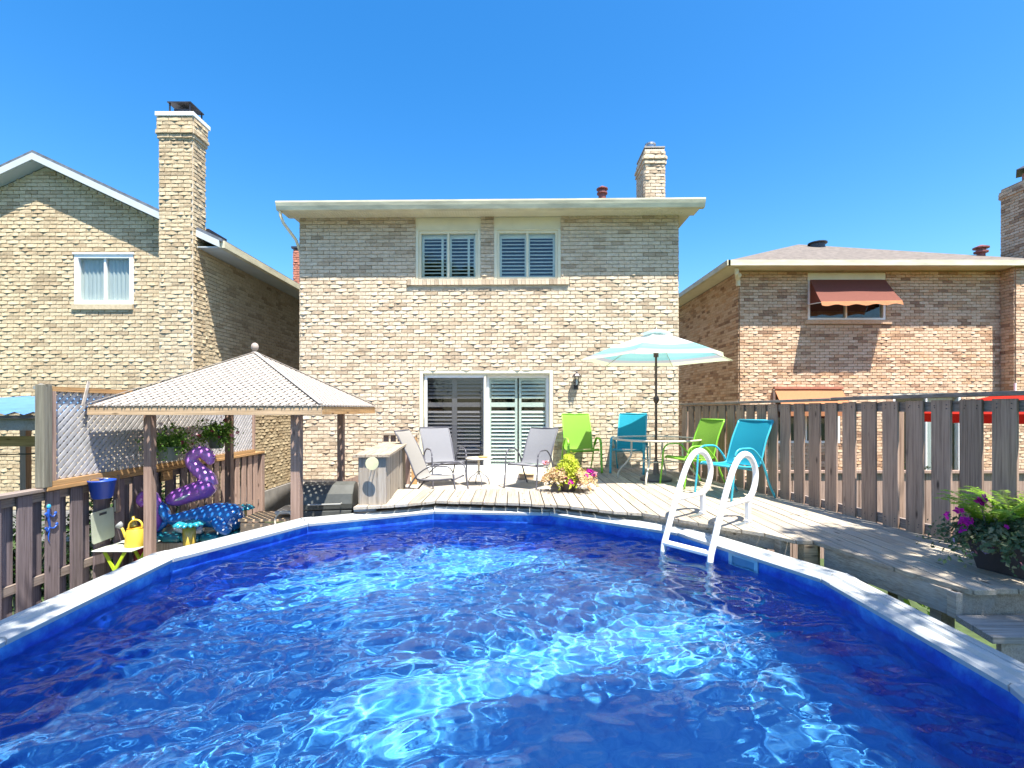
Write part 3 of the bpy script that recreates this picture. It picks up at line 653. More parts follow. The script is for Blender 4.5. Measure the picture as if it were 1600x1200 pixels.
# ================================================================== THE POOL
J = [(-2.761, 2.633), (-2.856, 4.064), (-2.243, 5.311), (-.971, 5.954), (.438, 5.843), (1.670, 4.920), (2.281, 3.582), (2.255, 2.194), (1.80, .85), (.80, -.14), (-.60, -.36), (-1.88, .22), (-2.60, 1.36)]
NJ = len(J); PZ = 1.32; WZ = 1.17
def offs(d):
    """polygon moved outwards by d (J runs clockwise seen from above)"""
    out = []
    for i in range(NJ):
        a, b, c = Vector(J[i-1]), Vector(J[i]), Vector(J[(i+1) % NJ]); e1 = (b-a).normalized(); e2 = (c-b).normalized()
        n1 = Vector((-e1.y, e1.x)); n2 = Vector((-e2.y, e2.x)); m = (n1+n2).normalized(); out.append(b+m*(d/m.dot(n1)))
    return out
POOL = thing('swimming_pool', 'round above ground pool with blue mottled liner full of rippling water', 'pool', (0, 3, 0))
po, pi_, pm = offs(.10), offs(.03), offs(.0)
b = MB()
for i in range(NJ):
    j = (i+1) % NJ
    b.add([(*po[i], .0), (*po[j], .0), (*po[j], PZ-.03), (*po[i], PZ-.03), (*pi_[i], .0), (*pi_[j], .0), (*pi_[j], PZ-.03), (*pi_[i], PZ-.03)], [(0, 1, 2, 3), (5, 4, 7, 6), (3, 2, 6, 7)])
b.build('pool_wall', M['pool_wall'], POOL, world=True)
b = MB(); lo_ = offs(-.12); ll_ = offs(.018)
for i in range(NJ):
    j = (i+1) % NJ; q = ll_
    b.add([(*q[i], .26), (*q[j], .26), (*q[j], PZ-.035), (*q[i], PZ-.035)], [(0, 3, 2, 1)])
    b.add([(*q[i], .26), (*q[j], .26), (*lo_[j], .06), (*lo_[i], .06)], [(0, 1, 2, 3)])
b.add([(*p, .06) for p in lo_], [tuple(range(NJ))[::-1]])
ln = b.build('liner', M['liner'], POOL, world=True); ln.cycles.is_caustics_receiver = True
# coping: one piece per side
prof = [(-.012, PZ-.05), (-.018, PZ-.022), (-.006, PZ-.008), (.075, PZ-.010), (.086, PZ+.008), (.13, PZ+.008), (.134, PZ+.0), (.142, PZ+.0), (.146, PZ+.008), (.20, PZ+.004), (.222, PZ-.008), (.226, PZ-.05), (.2, PZ-.055)]
OF = [offs(d) for d, z in prof]; n = len(prof)
for i in range(NJ):
    j = (i+1) % NJ; b = MB(); V = []
    for t in (.004, .996):
        for k, (d, z) in enumerate(prof): p = OF[k][i].lerp(OF[k][j], t); V.append((p.x, p.y, z))
    b.add(V, [(k, n+k, n+(k+1) % n, (k+1) % n) for k in range(n)]+[tuple(range(n))[::-1], tuple(range(n, 2*n))]); o = b.build('top_rail', M['rim'], POOL, world=True)
    shade_smooth_by_angle(o, 35)
    b = MB(); V = []
    for t in (.003, .075):
        for k, (d, z) in enumerate(prof): p = OF[k][i].lerp(OF[k][j], t); V.append((p.x, p.y, z+(.004 if 0 < k < n-1 else 0)))
    b.add(V, [(k, n+k, n+(k+1) % n, (k+1) % n) for k in range(n)]+[tuple(range(n))[::-1], tuple(range(n, 2*n))]); shade_smooth_by_angle(b.build('joint_cap', M['rim_cap'], POOL, world=True), 35)
# skimmer mouth on side 5
a_, b_ = Vector(ll_[5]), Vector(ll_[6]); e = (b_-a_).normalized(); nin = Vector((e.y, -e.x)); sk0 = a_+e*.62
b = MB()
def wallbox(mb, s0, s1, z0, z1, d0, d1):
    P = [sk0+e*s+nin*d for s, d in ((s0, d0), (s1, d0), (s1, d1), (s0, d1))]; mb.prism([(p.x, p.y) for p in P], z0, z1)
wallbox(b, 0, .035, 1.13, 1.275, .002, .014); wallbox(b, .265, .30, 1.13, 1.275, .002, .014); wallbox(b, .035, .265, 1.245, 1.275, .002, .014); wallbox(b, .035, .265, 1.13, 1.15, .002, .014)
b.build('skimmer_frame', plain('pale aqua plastic', (.30, .52, .62), .4, .05), POOL, world=True)
b = MB(); wallbox(b, .035, .265, 1.15, 1.245, .001, .004); b.build('skimmer_flap', plain('teal skimmer flap', (.10, .26, .42), .4, .1), POOL, world=True)

# water surface: real waves on a fine grid
rng = np.random.default_rng(12)
def inside(X, Y, poly):
    ok = np.ones(X.shape, bool)
    for i in range(len(poly)):
        a, b = poly[i], poly[(i+1) % len(poly)]; ok &= ((b.x-a.x)*(Y-a.y)-(b.y-a.y)*(X-a.x)) <= 0
    return ok
wp = offs(.045)
st = .017; xs = np.arange(-2.95, 2.4, st); ys = np.arange(-.45, 6.05, st); X, Y = np.meshgrid(xs, ys)
wx = .09*np.sin(2.1*X+1.3*Y+1)+.07*np.sin(-1.2*X+3.1*Y+2)+.04*np.sin(5.1*X+2.2*Y); wy = .09*np.sin(1.7*X-2.3*Y+.5)+.06*np.sin(3.3*X+1.1*Y+3)+.04*np.sin(2.2*X-6.1*Y)
XX, YY = X+wx, Y+wy; Zw = np.zeros_like(X)
for lam, slope, k, dirc, spr in ((1.0, .014, 6, 1.9, .6), (.55, .022, 9, 1.75, .6), (.30, .038, 14, 1.7, .7), (.17, .046, 18, 1.6, .9), (.10, .036, 18, 1.5, 1.2)):
    for _ in range(k):
        l = lam*rng.uniform(.75, 1.3); th = dirc+rng.normal()*spr; kk = 2*math.pi/l; ph = rng.uniform(0, 6.28)
        a = slope/kk*1.5/math.sqrt(k)*2
        c_ = np.sin(kk*(math.cos(th)*XX+math.sin(th)*YY)+ph); Zw += a*(c_+.25*np.cos(2*(kk*(math.cos(th)*XX+math.sin(th)*YY)+ph)))
gust = .75+.35*np.sin(1.1*X+.7*Y+2)+.25*np.sin(-.8*X+1.9*Y); Zw *= np.clip(gust, .45, 1.35)
ins = inside(X, Y, wp); cell = ins[:-1, :-1] & ins[1:, :-1] & ins[:-1, 1:] & ins[1:, 1:]
idx = np.arange(X.size).reshape(X.shape); Fq = np.stack([idx[:-1, :-1][cell], idx[:-1, 1:][cell], idx[1:, 1:][cell], idx[1:, :-1][cell]], 1)
used = np.unique(Fq); remap = -np.ones(X.size, int); remap[used] = np.arange(len(used))
V = np.stack([X.ravel()[used], Y.ravel()[used], (WZ+Zw).ravel()[used]], 1)
wo = np_obj('pool_water', V, remap[Fq], None, M['water'], smooth=True); tag(wo, kind='structure'); wo.cycles.is_caustics_caster = True

# ================================================================== THE DECK
DZ = 1.42; LZ = 1.23
DECK = thing('wooden_deck', 'weathered grey plank deck between the pool and the house', 'deck', (0, 5, DZ-.035))
front = [(-1.84, 5.60), (-1.30, 5.76), (-.95, 6.0), (.03, 5.84), (.63, 5.69), (1.04, 5.42), (1.39, 5.30), (2.02, 4.67), (2.39, 4.32), (2.43, 4.17), (2.59, 4.17), (2.60, 4.1), (2.79, 3.134), (2.80, 3.045), (4.3, 3.045)]
def ylo(x):
    for (a, b), (c, d) in zip(front, front[1:]):
        if a <= x <= c and c > a: return b+(d-b)*(x-a)/(c-a)
    return front[0][1] if x < front[0][0] else front[-1][1]
def fenceX(y): return 4.415-.165*y
x = -1.84; bw = .138; gap = .0095; k = 0
while x < 3.95:
    x2 = x+bw; yt = 6.87 if x2 < .80 else 9.40
    if x < -1.84+bw*3: yt = 6.87
    xe = x2
    y_fa = (4.415-x)/.165; y_fb = (4.415-x2)/.165
    ya, yb = ylo(x+.001), ylo(x2-.001); ta, tb = min(yt, y_fa-.05), min(yt, y_fb-.05)
    if x2 > 3.18 and yt > 9.3: pass
    if ta > ya+.1 or tb > yb+.1:
        jl = random.uniform(-.012, .012)
        cut = random.choice([None, 6.9, 7.4, 8.1]) if yt > 9 and x > .8 else None
        segs = [(None, None)] if cut is None else [(None, cut-.002), (cut+.002, None)]
        for (s0, s1) in segs:
            a0, b0 = (ya+jl, yb+jl) if s0 is None else (max(s0, ya), max(s0, yb)); a1, b1 = (ta, tb) if s1 is None else (min(s1, ta), min(s1, tb))
            if a1-a0 < .05 and b1-b0 < .05: continue
            if a1 < a0: a1 = a0+.001
            if b1 < b0: b1 = b0+.001
            h = random.uniform(-.002, .0025)
            m = MB().prism([(x, a0), (x2, b0), (x2, b1), (x, a1)], DZ-.035+h, DZ+h)
            m.build('plank', M['deck'], DECK, world=True, bevel=.004)
    x = x2+gap
# rim joists under the plank ends
def fascia(pts, z0, z1, inset, th=.038, nm='fascia_board', lab=None):
    for (a, b) in zip(pts, pts[1:]):
        A, B = Vector(a), Vector(b)
        if (B-A).length < .15: continue
        d = (B-A).normalized(); nn = Vector((-d.y, d.x)); A = A+nn*inset; B = B+nn*inset
        MB().prism([(A.x, A.y), (B.x, B.y), (B.x+nn.x*th, B.y+nn.y*th), (A.x+nn.x*th, A.y+nn.y*th)], z0, z1).build(nm, M['deck_edge'], DECK, world=True, bevel=.004)
fascia([(1.39, 5.30), (2.02, 4.67), (2.39, 4.32)], 1.27, DZ-.037, .05)
fascia([(2.60, 4.10), (2.80, 3.09)], 1.22, DZ-.037, .02)
MB().box(2.50, 4.18, 1.22, 2.62, 4.28, DZ-.037).build('joist_end', M['pine_x'], DECK, world=True, bevel=.004)
MB().box(2.36, 4.30, 1.15, 2.45, 4.40, DZ-.037).build('joist_end', M['deck_edge'], DECK, world=True, bevel=.004)
MB().box(2.84, 3.10, 1.22, 4.0, 3.14, DZ-.037).build('riser_board', M['deck_edge'], DECK, world=True, bevel=.004)
MB().box(2.80, 3.075, 1.22, 2.84, 3.14, DZ-.037).build('corner_block', M['deck_edge'], DECK, world=True)
for (x, y) in ((2.72, 3.85), (2.86, 3.25), (2.75, 4.5), (3.5, 3.3), (3.4, 4.3), (2.0, 5.4), (3.2, 5.8), (.9, 6.2), (-.2, 6.5), (-1.4, 6.5), (.9, 8.8), (2.9, 8.4)):
    MB().box(x, y, 0, x+.09, y+.09, DZ-.04).build('support_post', M['deck_edge'], DECK, world=True)
for y in (3.6, 4.4, 5.2, 6.1, 6.9, 8.0, 9.2):
    MB().box(2.9 if y < 5 else (1.9 if y < 6 else .82), y, 1.24, fenceX(y)-.02, y+.04, DZ-.037).build('joist', M['deck_edge'], DECK, world=True)
MB().box(-1.8, 6.83, 1.235, .80, 6.87, DZ-.037).build('fascia_board', M['deck_edge'], DECK, world=True)
# steps at the near end
ST = thing('deck_steps', 'pale weathered wooden steps at the near right end of the deck', 'steps', (3.3, 2.8, 0))
for zt, y0, y1, xl in ((1.255, 2.76, 3.06, 2.75), (1.06, 2.44, 2.74, 2.8)):
    for i in range(2):
        ya = y0+i*.152; MB().prism([(xl+(0 if i else -.03), ya), (4.1, ya), (4.1, ya+.148), (xl+.03*i, ya+.148)], zt-.04, zt).build('tread', M['deck_x'] if 'deck_x' in M else M['pine_x'], ST, world=True, bevel=.004)
    MB().box(xl+.05, y0+.03, zt-.2, 4.1, y0+.06, zt-.042).build('riser_board', M['deck_edge'], ST, world=True)
MB().box(2.82, 2.5, 0, 2.90, 2.6, 1.0).build('stringer', M['deck_edge'], ST, world=True)
# landing by the door
g = MB(); g.box(-2.35, 6.9, .0, .815, 9.42, LZ); tag(g.build('landing', M['landing'], bevel=.01), kind='structure')
g = MB(); g.box(.12, 9.08, LZ+.002, .38, 9.3, LZ+.09); S = thing('step_block', 'small tan wooden block on the landing below the patio door', 'step block', (.2, 9.1, LZ)); g.build('block', M['pine_x'], S, world=True, bevel=.008)
b = MB(); b.box(.10, 9.06, LZ+.09, .40, 9.32, LZ+.105); b.build('tread', M['pine_x'], S, world=True, bevel=.003)

# ================================================================== FENCES
RF = thing('board_fence', 'tall brown vertical board fence along the right side of the deck', 'fence', (fenceX(5.5), 5.5, 1.3))
ang = math.atan2(1, -.165); dirf = Vector((-.165, 1, 0)).normalized()
bmesh_v = []
for v in range(5):
    m = MB(); wv = .165+random.uniform(-.006, .006); t = random.uniform(-.006, .006)
    m.add([(-.01, -wv/2, 0), (.012, -wv/2, 0), (.012, wv/2, 0), (-.01, wv/2, 0), (-.01, -wv/2+t, 1.24), (.012, -wv/2+t, 1.24), (.012, wv/2+t, 1.24), (-.01, wv/2+t, 1.24)],
        [(0, 3, 2, 1), (4, 5, 6, 7), (0, 1, 5, 4), (1, 2, 6, 5), (2, 3, 7, 6), (3, 0, 4, 7)]); bmesh_v.append(m.mesh('fence_board', M['fence_r']))
y = 2.35; L0 = Vector(RF.location)
def topz(y): return 2.66-(y-3.6)*.006
while y < 8.62:
    o = link('fence_board', random.choice(bmesh_v), RF); z0 = 1.385 + random.uniform(-.015, .01)
    p = Vector((fenceX(y), y, z0)); o.location = p-L0; o.rotation_euler = (0, 0, math.atan(.165)+random.uniform(-.02, .02))
    o.scale = (1, 1, (topz(y)-.03-z0)/1.24)
    b_ = o.modifiers.new('bevel', 'BEVEL'); b_.width = .003; b_.segments = 1
    y += .234 if y < 6.0 else .222
nb = MB()
for bo in [o for o in COL.objects if o.parent is RF and o.name.startswith('fence_board')]:
    q = bo.location+L0
    for z in (1.475, 1.50, 2.56, 2.585):
        for sy in (-.045, .045):
            dl = dirf*(sy+random.uniform(-.008, .008)); c = q+dl; nb.ball((c.x-.012, c.y, z+random.uniform(-.008, .008)), .0045, 4)
tag(nb.build('nails', M['metal_dark'], RF, world=True), kind='stuff')
def along(y, dx=0, z=0): p = Vector((fenceX(y), y, z)); return p+Vector((dx, 0, 0))
for za, dx in ((2.58, .035), (1.47, .035)):
    MB().beam(along(2.2, dx, za), along(8.64, dx, za-(.03 if za > 2 else 0)), .04, .09).build('rail', M['fence_rail'], RF, world=True)
MB().beam(along(2.2, .012, topz(2.2)+.01), along(5.36, .012, topz(5.36)+.01), .11, .035).build('top_cap', M['fence_rail'], RF, world=True, bevel=.004)
MB().beam(along(5.37, .012, topz(5.37)+.004), along(8.66, .012, topz(8.66)+.004), .11, .032).build('top_cap', M['fence_rail'], RF, world=True, bevel=.004)
for y in (2.3, 4.75, 8.63):
    MB().box(fenceX(y)+.06, y-.045, 0, fenceX(y)+.15, y+.045, topz(y)-.06).build('post', M['fence_r'], RF, world=True)

LF = thing('board_fence', 'faded plum brown board fence along the left side of the pool', 'fence', (-4.84, 5, 0))
fb = {}
def fboard(w_, h, mat):
    k = (round(w_, 3), round(h, 3), mat.name)
    if k not in fb: fb[k] = MB().box(-.011, -w_/2, 0, .011, w_/2, h).mesh('fence_board', mat)
    return fb[k]
y = 2.2; k = 0
while y < 9.3:
    tan = y > 7.3; pit = .29 if y < 7 else .2
    o = link('fence_board', fboard(.15 if not tan else .13, 1.66, M['fence_tan'] if tan else M['fence_l']), LF, (0, y-5, .03)); o.rotation_euler = (random.uniform(-.006, .006), 0, random.uniform(-.03, .03))
    o.modifiers.new('bevel', 'BEVEL').width = .003
    o = link('fence_board', fboard(.15, 1.62, M['fence_l']), LF, (-.075, y-5+pit*.5+.02, .03)); o.rotation_euler = (random.uniform(-.006, .006), 0, random.uniform(-.03, .03))
    y += pit; k += 1
for z in (1.6, .75): MB().box(-4.895, 2.1, z, -4.86, 9.36, z+.085).build('rail', M['fence_rail'], LF, world=True)
MB().box(-4.93, 2.1, 1.70, -4.80, 5.0, 1.735).build('top_cap', M['fence_rail'], LF, world=True, bevel=.004)
MB().box(-4.93, 5.003, 1.70, -4.79, 9.38, 1.74).build('top_cap', M['pine_y'], LF, world=True, bevel=.004)
MB().box(-4.93, 9.30, 0, -4.80, 9.39, 1.74).build('post', M['fence_tan'], LF, world=True)

# lattice helpers
def clip_line(poly, c, d):
    """segment of the line c + t d inside a convex polygon (2D)"""
    t0, t1 = -1e9, 1e9; n = len(poly); area = sum(poly[i][0]*poly[(i+1) % n][1]-poly[(i+1) % n][0]*poly[i][1] for i in range(n)); sg = 1 if area > 0 else -1
    for i in range(n):
        a, b = poly[i], poly[(i+1) % n]; ex, ey = b[0]-a[0], b[1]-a[1]; nx, ny = -ey*sg, ex*sg
        den = nx*d[0]+ny*d[1]; num = nx*(c[0]-a[0])+ny*(c[1]-a[1])
        if abs(den) < 1e-9:
            if num < 0: return None
        elif den > 0: t0 = max(t0, -num/den)
        else: t1 = min(t1, -num/den)
    return (t0, t1) if t1-t0 > .02 else None
def strips(poly, pitch, sgn):
    s = math.sqrt(.5); d = (s, s*sgn); nrm = (-d[1], d[0]); vals = [p[0]*nrm[0]+p[1]*nrm[1] for p in poly]; v = min(vals)+pitch*.5; out = []
    while v < max(vals):
        c = (nrm[0]*v, nrm[1]*v); r = clip_line(poly, c, d)
        if r: out.append(((c[0]+d[0]*r[0], c[1]+d[1]*r[0]), (c[0]+d[0]*r[1], c[1]+d[1]*r[1])))
        v += pitch
    return out
LP = thing('lattice_screen', 'grey diagonal lattice privacy screen standing on the left fence', 'lattice screen', (-4.84, 5, 1.74))
poly = [(5.06, 1.80), (9.0, 1.80), (9.0, 2.735), (5.06, 2.735)]
for sgn, dx in ((1, .006), (-1, -.004)):
    for (a, b) in strips(poly, .059, sgn):
        MB().beam((-4.84+dx, a[0], a[1]), (-4.84+dx, b[0], b[1]), 0.007, .038, (0, -(b[1]-a[1]), b[0]-a[0])).build('strip', M['lattice'], LP, world=True)
MB().box(-4.87, 5.057, 1.742, -4.80, 9.05, 1.80).build('bottom_rail', M['pine_y'], LP, world=True)
MB().box(-4.87, 5.06, 2.735, -4.80, 6.4, 2.785).build('top_rail', M['pine_y'], LP, world=True); MB().box(-4.87, 6.403, 2.735, -4.80, 9.05, 2.78).build('top_rail', M['pine_y'], LP, world=True)
MB().box(-4.875, 5.058, 1.80, -4.80, 5.11, 2.735).build('stile', M['pine_v'], LP, world=True)
MB().box(-4.87, 9.0, 1.80, -4.80, 9.05, 2.735).build('stile', M['pine_v'], LP, world=True); MB().box(-4.87, 7.4, 1.80, -4.855, 7.45, 2.735).build('stile', M['pine_v'], LP, world=True)
MB().box(-4.885, 4.965, 1.742, -4.79, 5.055, 2.80).build('corner_post', M['post_green'], LP, world=True, bevel=.004)  # set darker and greener than the stile beside it

# ================================================================== GAZEBO
GZ = thing('gazebo', 'open wooden gazebo with bleached lattice pyramid roof beside the pool', 'gazebo', (-3.44, 6.5, .38))
for (x, y, s, h) in ((-4.25, 5.69, .09, 2.52), (-2.545, 5.72, .105, 2.52), (-4.32, 7.40, .09, 2.52), (-2.62, 7.40, .09, 2.52)):
    MB().box(x-s/2, y-s/2, .381, x+s/2, y+s/2, h).build('post', M['pine_v'], GZ, world=True, bevel=.005)
X0, X1, Y0, Y1, ZT = -4.75, -2.14, 5.42, 7.53, 2.58
MB().box(X0, Y0, ZT-.098, X1, Y0+.038, ZT).build('fascia_board', M['pine_x'], GZ, world=True, bevel=.004)
MB().box(X1-.038, Y0+.04, ZT-.096, X1+.001, Y1, ZT-.001).build('fascia_board', M['pine_y'], GZ, world=True, bevel=.004)
MB().box(X0, Y0+.04, ZT-.096, X0+.038, Y1, ZT-.001).build('fascia_board', M['pine_y'], GZ, world=True, bevel=.004)
MB().box(X0+.04, Y1-.038, ZT-.096, X1-.04, Y1-.001, ZT-.002).build('fascia_board', M['pine_x'], GZ, world=True, bevel=.004)
AP = Vector((-3.44, 6.475, 3.29)); cor = [Vector((X0, Y0, ZT)), Vector((X1, Y0, ZT)), Vector((X1, Y1, ZT)), Vector((X0, Y1, ZT))]
for c in cor: MB().beam(c+Vector((0, 0, -.03))+(AP-c)*.02, AP+Vector((0, 0, -.05)), .038, .06).build('hip_rafter', M['pine_v'], GZ, world=True)
for i in range(4):
    a, b = cor[i], cor[(i+1) % 4]; u = (b-a).normalized(); v = (AP-a)-u*(AP-a).dot(u); hgt = v.length; v.normalize(); nn = u.cross(v).normalized()
    if nn.z < 0: nn = -nn
    poly = [(0, 0), ((b-a).length, 0), ((AP-a).dot(u), hgt)]; m = MB()
    for sgn, oz in ((1, .012), (-1, .005)):
        for (p, q) in strips(poly, .07, sgn):
            P = a+u*p[0]+v*p[1]+nn*oz; Q = a+u*q[0]+v*q[1]+nn*oz; m.beam(P, Q, .044, .006, nn)
    o = m.build('roof_lattice', M['lattice_roof'], GZ, world=True); o['kind'] = 'stuff'
for i in range(4):
    c, d_ = cor[i], cor[(i+1) % 4]; MB().beam(c+Vector((0, 0, .012)), d_+Vector((0, 0, .012)), .018, .014).build('eave_batten', M['lattice_roof'], GZ, world=True)
    MB().beam(c+Vector((0, 0, .03)), AP+Vector((0, 0, .022)), .05, .008).build('hip_batten', M['lattice_roof'], GZ, world=True)
b = MB(); b.lathe([(.04, 0), (.04, .015), (.02, .022), (.02, .035), (.035, .045), (.046, .07), (.047, .095), (.036, .125), (.012, .14)], (AP.x, AP.y, AP.z), 16)
b.build('finial', plain('bleached finial', (.36, .30, .26), .7), GZ, world=True, smooth=True)
MB().beam((-4.78, 5.40, 2.585), (-4.80, 5.50, 2.86), .03, .012, (1, 0, 0)).build('loose_strip', M['lattice_roof'], GZ, world=True)

# ================================================================== POOL LADDER
LD = thing('pool_ladder', 'white looped pool ladder standing on the deck edge and reaching into the water', 'ladder', (2.19, 5.05, DZ))
nL = Vector((.77, .64, 0)); nL.normalize()
def lad(foot, t, z): p = Vector((*foot, 0))-nL*(.74-t); return (p.x, p.y, z)
feet = [(2.04, 5.24), (2.34, 4.85)]
for ft in feet:
    pts = [(-.02, .35), (-.02, .9), (0, 1.18), (.06, 1.32), (.20, 1.60), (.34, 1.84), (.45, 1.99), (.56, 2.075), (.67, 2.10), (.78, 2.07), (.87, 1.99), (.91, 1.89), (.89, 1.79), (.83, 1.70), (.75, 1.655), (.66, 1.645), (.40, 1.64), (.235, 1.64)]
    P = [Vector(lad(ft, t, z)) for t, z in pts]; S = []
    for i in range(len(P)-1):
        p0, p1, p2, p3 = P[max(0, i-1)], P[i], P[i+1], P[min(len(P)-1, i+2)]
        for k in range(4):
            t = k/4; S.append(.5*((2*p1)+(p2-p0)*t+(2*p0-5*p1+4*p2-p3)*t*t+(3*p1-p0-3*p2+p3)*t**3))
    S.append(P[-1]); rr = [.034]*len(S)
    for i in range(len(S)-10, len(S)): rr[i] = .024
    b = MB(); b.tube(S, rr, 12, .8, up=(nL.y, -nL.x, 0)); b.build('rail', M['white_plastic'], LD, world=True, smooth=True)
    x, y = ft; b = MB(); u = Vector((nL.y, -nL.x, 0)); c = Vector((x, y, 0))-nL*.0
    for (w_, d_, z0, z1) in ((.042, .05, DZ+.002, 1.655), (.055, .062, DZ+.002, DZ+.03)):
        q = [c+u*(i*w_/2)+nL*(j*d_/2) for i, j in ((-1, -1), (1, -1), (1, 1), (-1, 1))]; b.prism([(p.x, p.y) for p in q], z0, z1)
    b.build('foot', M['white_plastic'], LD, world=True, bevel=.006)
for z, t in ((1.235, .03), (.95, -.0), (.66, -.01)):
    a = Vector(lad(feet[0], t, z)); b_ = Vector(lad(feet[1], t, z)); MB().beam(a, b_, .10, .034).build('tread', M['white_plastic'], LD, world=True, bevel=.008)
b = MB(); b.beam(lad(feet[0], .5, 1.425), lad(feet[0], .72, 1.425), .05, .006); b.beam(lad(feet[1], .5, 1.425), lad(feet[1], .72, 1.425), .05, .006); b.build('bracket', M['steel'], LD, world=True)  # flat strips added by the feet, standing in for shadows on the deck

# ================================================================== SLING CHAIRS
def rod(mb, pts, r=.0125, n=8, flat=1): mb.tube(pts, r, n, flat)
def smooth_path(P, k=5):
    P = [Vector(p) for p in P]; S = []
    for i in range(len(P)-1):
        p0, p1, p2, p3 = P[max(0, i-1)], P[i], P[i+1], P[min(len(P)-1, i+2)]
        for j in range(k):
            t = j/k; S.append(.5*((2*p1)+(p2-p0)*t+(2*p0-5*p1+4*p2-p3)*t*t+(3*p1-p0-3*p2+p3)*t**3))
    S.append(P[-1]); return S
def sling_chair(label, loc, rz, cloth, metal, group, seat=.41, back=.97, lean=.34, w_=.52, dep=.46, arm=.64, flatleg=False, low=False):
    """faces -y at rz = 0"""
    t = thing('sling_chair', label, 'chair', loc, rz, group); hw = w_/2
    prof = [(-dep*.5, seat+.015), (-dep*.5+.06, seat+.02), (-.02, seat-.012), (dep*.42, seat-.015)]
    b = MB(); nx = 8; V = []
    sp = smooth_path([(0, y, z) for y, z in prof], 4)
    for p in sp:
        for i in range(nx+1): s = i/nx; V.append((-hw+w_*s, p.y, p.z-.018*math.sin(math.pi*s)))
    m = len(sp); b.add(V, [(j*(nx+1)+i, j*(nx+1)+i+1, (j+1)*(nx+1)+i+1, (j+1)*(nx+1)+i) for j in range(m-1) for i in range(nx)])
    b.build('seat', cloth, t, smooth=True)
    sp = smooth_path([(0, dep*.42, seat-.015), (0, dep*.47+.02, seat+.05), (0, dep*.47+lean*.5, seat+(back-seat)*.55), (0, dep*.47+lean*.93, back-.05), (0, dep*.47+lean*1.08, back)], 4)
    b = MB(); V = []
    for k, p in enumerate(sp):
        for i in range(nx+1): s = i/nx; V.append((-hw+w_*s, p.y+.02*math.sin(math.pi*s)*math.sin(math.pi*min(1, k/(len(sp)-1))), p.z))
    m = len(sp); b.add(V, [(j*(nx+1)+i, j*(nx+1)+i+1, (j+1)*(nx+1)+i+1, (j+1)*(nx+1)+i) for j in range(m-1) for i in range(nx)])
    b.build('backrest', cloth, t, smooth=True)
    for s in (-1, 1):
        x = s*(hw+.012); b = MB(); rod(b, smooth_path([(x, -dep*.5-.01, seat-.02), (x, -dep*.5+.03, seat+.01), (x, -.02, seat-.012), (x, dep*.42, seat-.012), (x, dep*.47+.03, seat+.06), (x, dep*.47+lean*.5, seat+(back-seat)*.55), (x, dep*.47+lean*1.05, back-.01)]), .0125)
        b.build('side_rail', metal, t, smooth=True)
    b = MB(); rod(b, [(-hw-.01, dep*.47+lean*1.07, back), (hw+.01, dep*.47+lean*1.07, back)]); rod(b, [(-hw-.01, -dep*.5-.005, seat-.005), (hw+.01, -dep*.5-.005, seat-.005)]); rod(b, [(-hw-.01, dep*.3, seat-.06), (hw+.01, dep*.3, seat-.06)], .01); b.build('cross_bar', metal, t, smooth=True)
    for s in (-1, 1):
        x = s*(hw+.045); fr = -dep*.5-.03
        b = MB(); P = smooth_path([(x, fr-.05, .0), (x, fr-.01, seat*.75), (x, fr+.01, arm-.10), (x, fr+.07, arm-.015), (x, fr+.18, arm), (x, .06, arm-.015), (x, dep*.40, arm-.12), (x, dep*.47+.03, seat+.0), (x, dep*.47+.13, seat*.45), (x, dep*.47+.24, 0)], 5)
        nfl = 12; fl = .6 if flatleg else 1; rr = .021 if flatleg else .0135
        i1 = next(i for i, p in enumerate(P) if p.z > arm-.11); i2 = max(i for i, p in enumerate(P) if p.z > arm-.14)
        q = MB(); q.tube(P[:i1+1], rr, 8, 1); q.build('leg', metal, t, smooth=True)
        q = MB(); q.tube(P[i1:i2+1], rr if not flatleg else .024, 8, .8); q.build('arm', metal, t, smooth=True)
        q = MB(); q.tube(P[i2:], .0135, 8, 1); q.build('leg', metal, t, smooth=True)
    return t
grey_c = fabric('grey mesh sling', (.27, .275, .30), .25, 300); cream_c = fabric('cream grey mesh sling', (.40, .38, .35), .25, 300)
green_c = fabric('lime green mesh sling', (.30, .58, .08), .45, 300); blue_c = fabric('turquoise mesh sling', (.02, .36, .50), .35, 300)
grey_m = plain('dark grey tube', (.10, .10, .12), .4, .1, 8, 0); green_m = plain('lime green tube', (.22, .52, .04), .35, .05, 8, 0); blue_m = plain('turquoise tube', (.05, .40, .50), .35, .05, 8, 0); cream_m = plain('cream tube', (.60, .55, .44), .4, .08, 8, 0)
gc = 'sling chairs on the deck'
sling_chair('low cream lounge chair beside the plank box, its side to the pool', (-1.13, 7.52, LZ), R(78), cream_c, grey_m, gc, .27, .98, .34, .50, .58, .47)
sling_chair('grey mesh chair in front of the left door pane, left of the bistro table', (-1.20, 8.45, LZ), R(28), grey_c, grey_m, gc, .40, .98, .30)
sling_chair('grey mesh chair in front of the right door pane, right of the bistro table', (.27, 8.2, LZ), R(-32), grey_c, grey_m, gc, .40, .98, .30)
sling_chair('lime green chair against the brick wall behind the flower pot', (1.24, 8.85, DZ), R(6), green_c, green_m, gc, .40, 1.03, .26, .50, .44, .60, True)
sling_chair('turquoise chair against the brick wall behind the glass table', (2.08, 8.72, DZ), R(-22), blue_c, blue_m, gc, .41, 1.04, .26, .48, .42, .62, True)
sling_chair('lime green chair between the glass table and the right fence', (2.60, 7.20, DZ), R(-72), green_c, green_m, gc, .41, .97, .20, .48, .44, .60)
sling_chair('turquoise chair with its back to the right fence, nearest the pool ladder', (2.80, 6.28, DZ), R(-66), blue_c, blue_m, gc, .42, .98, .23, .50)

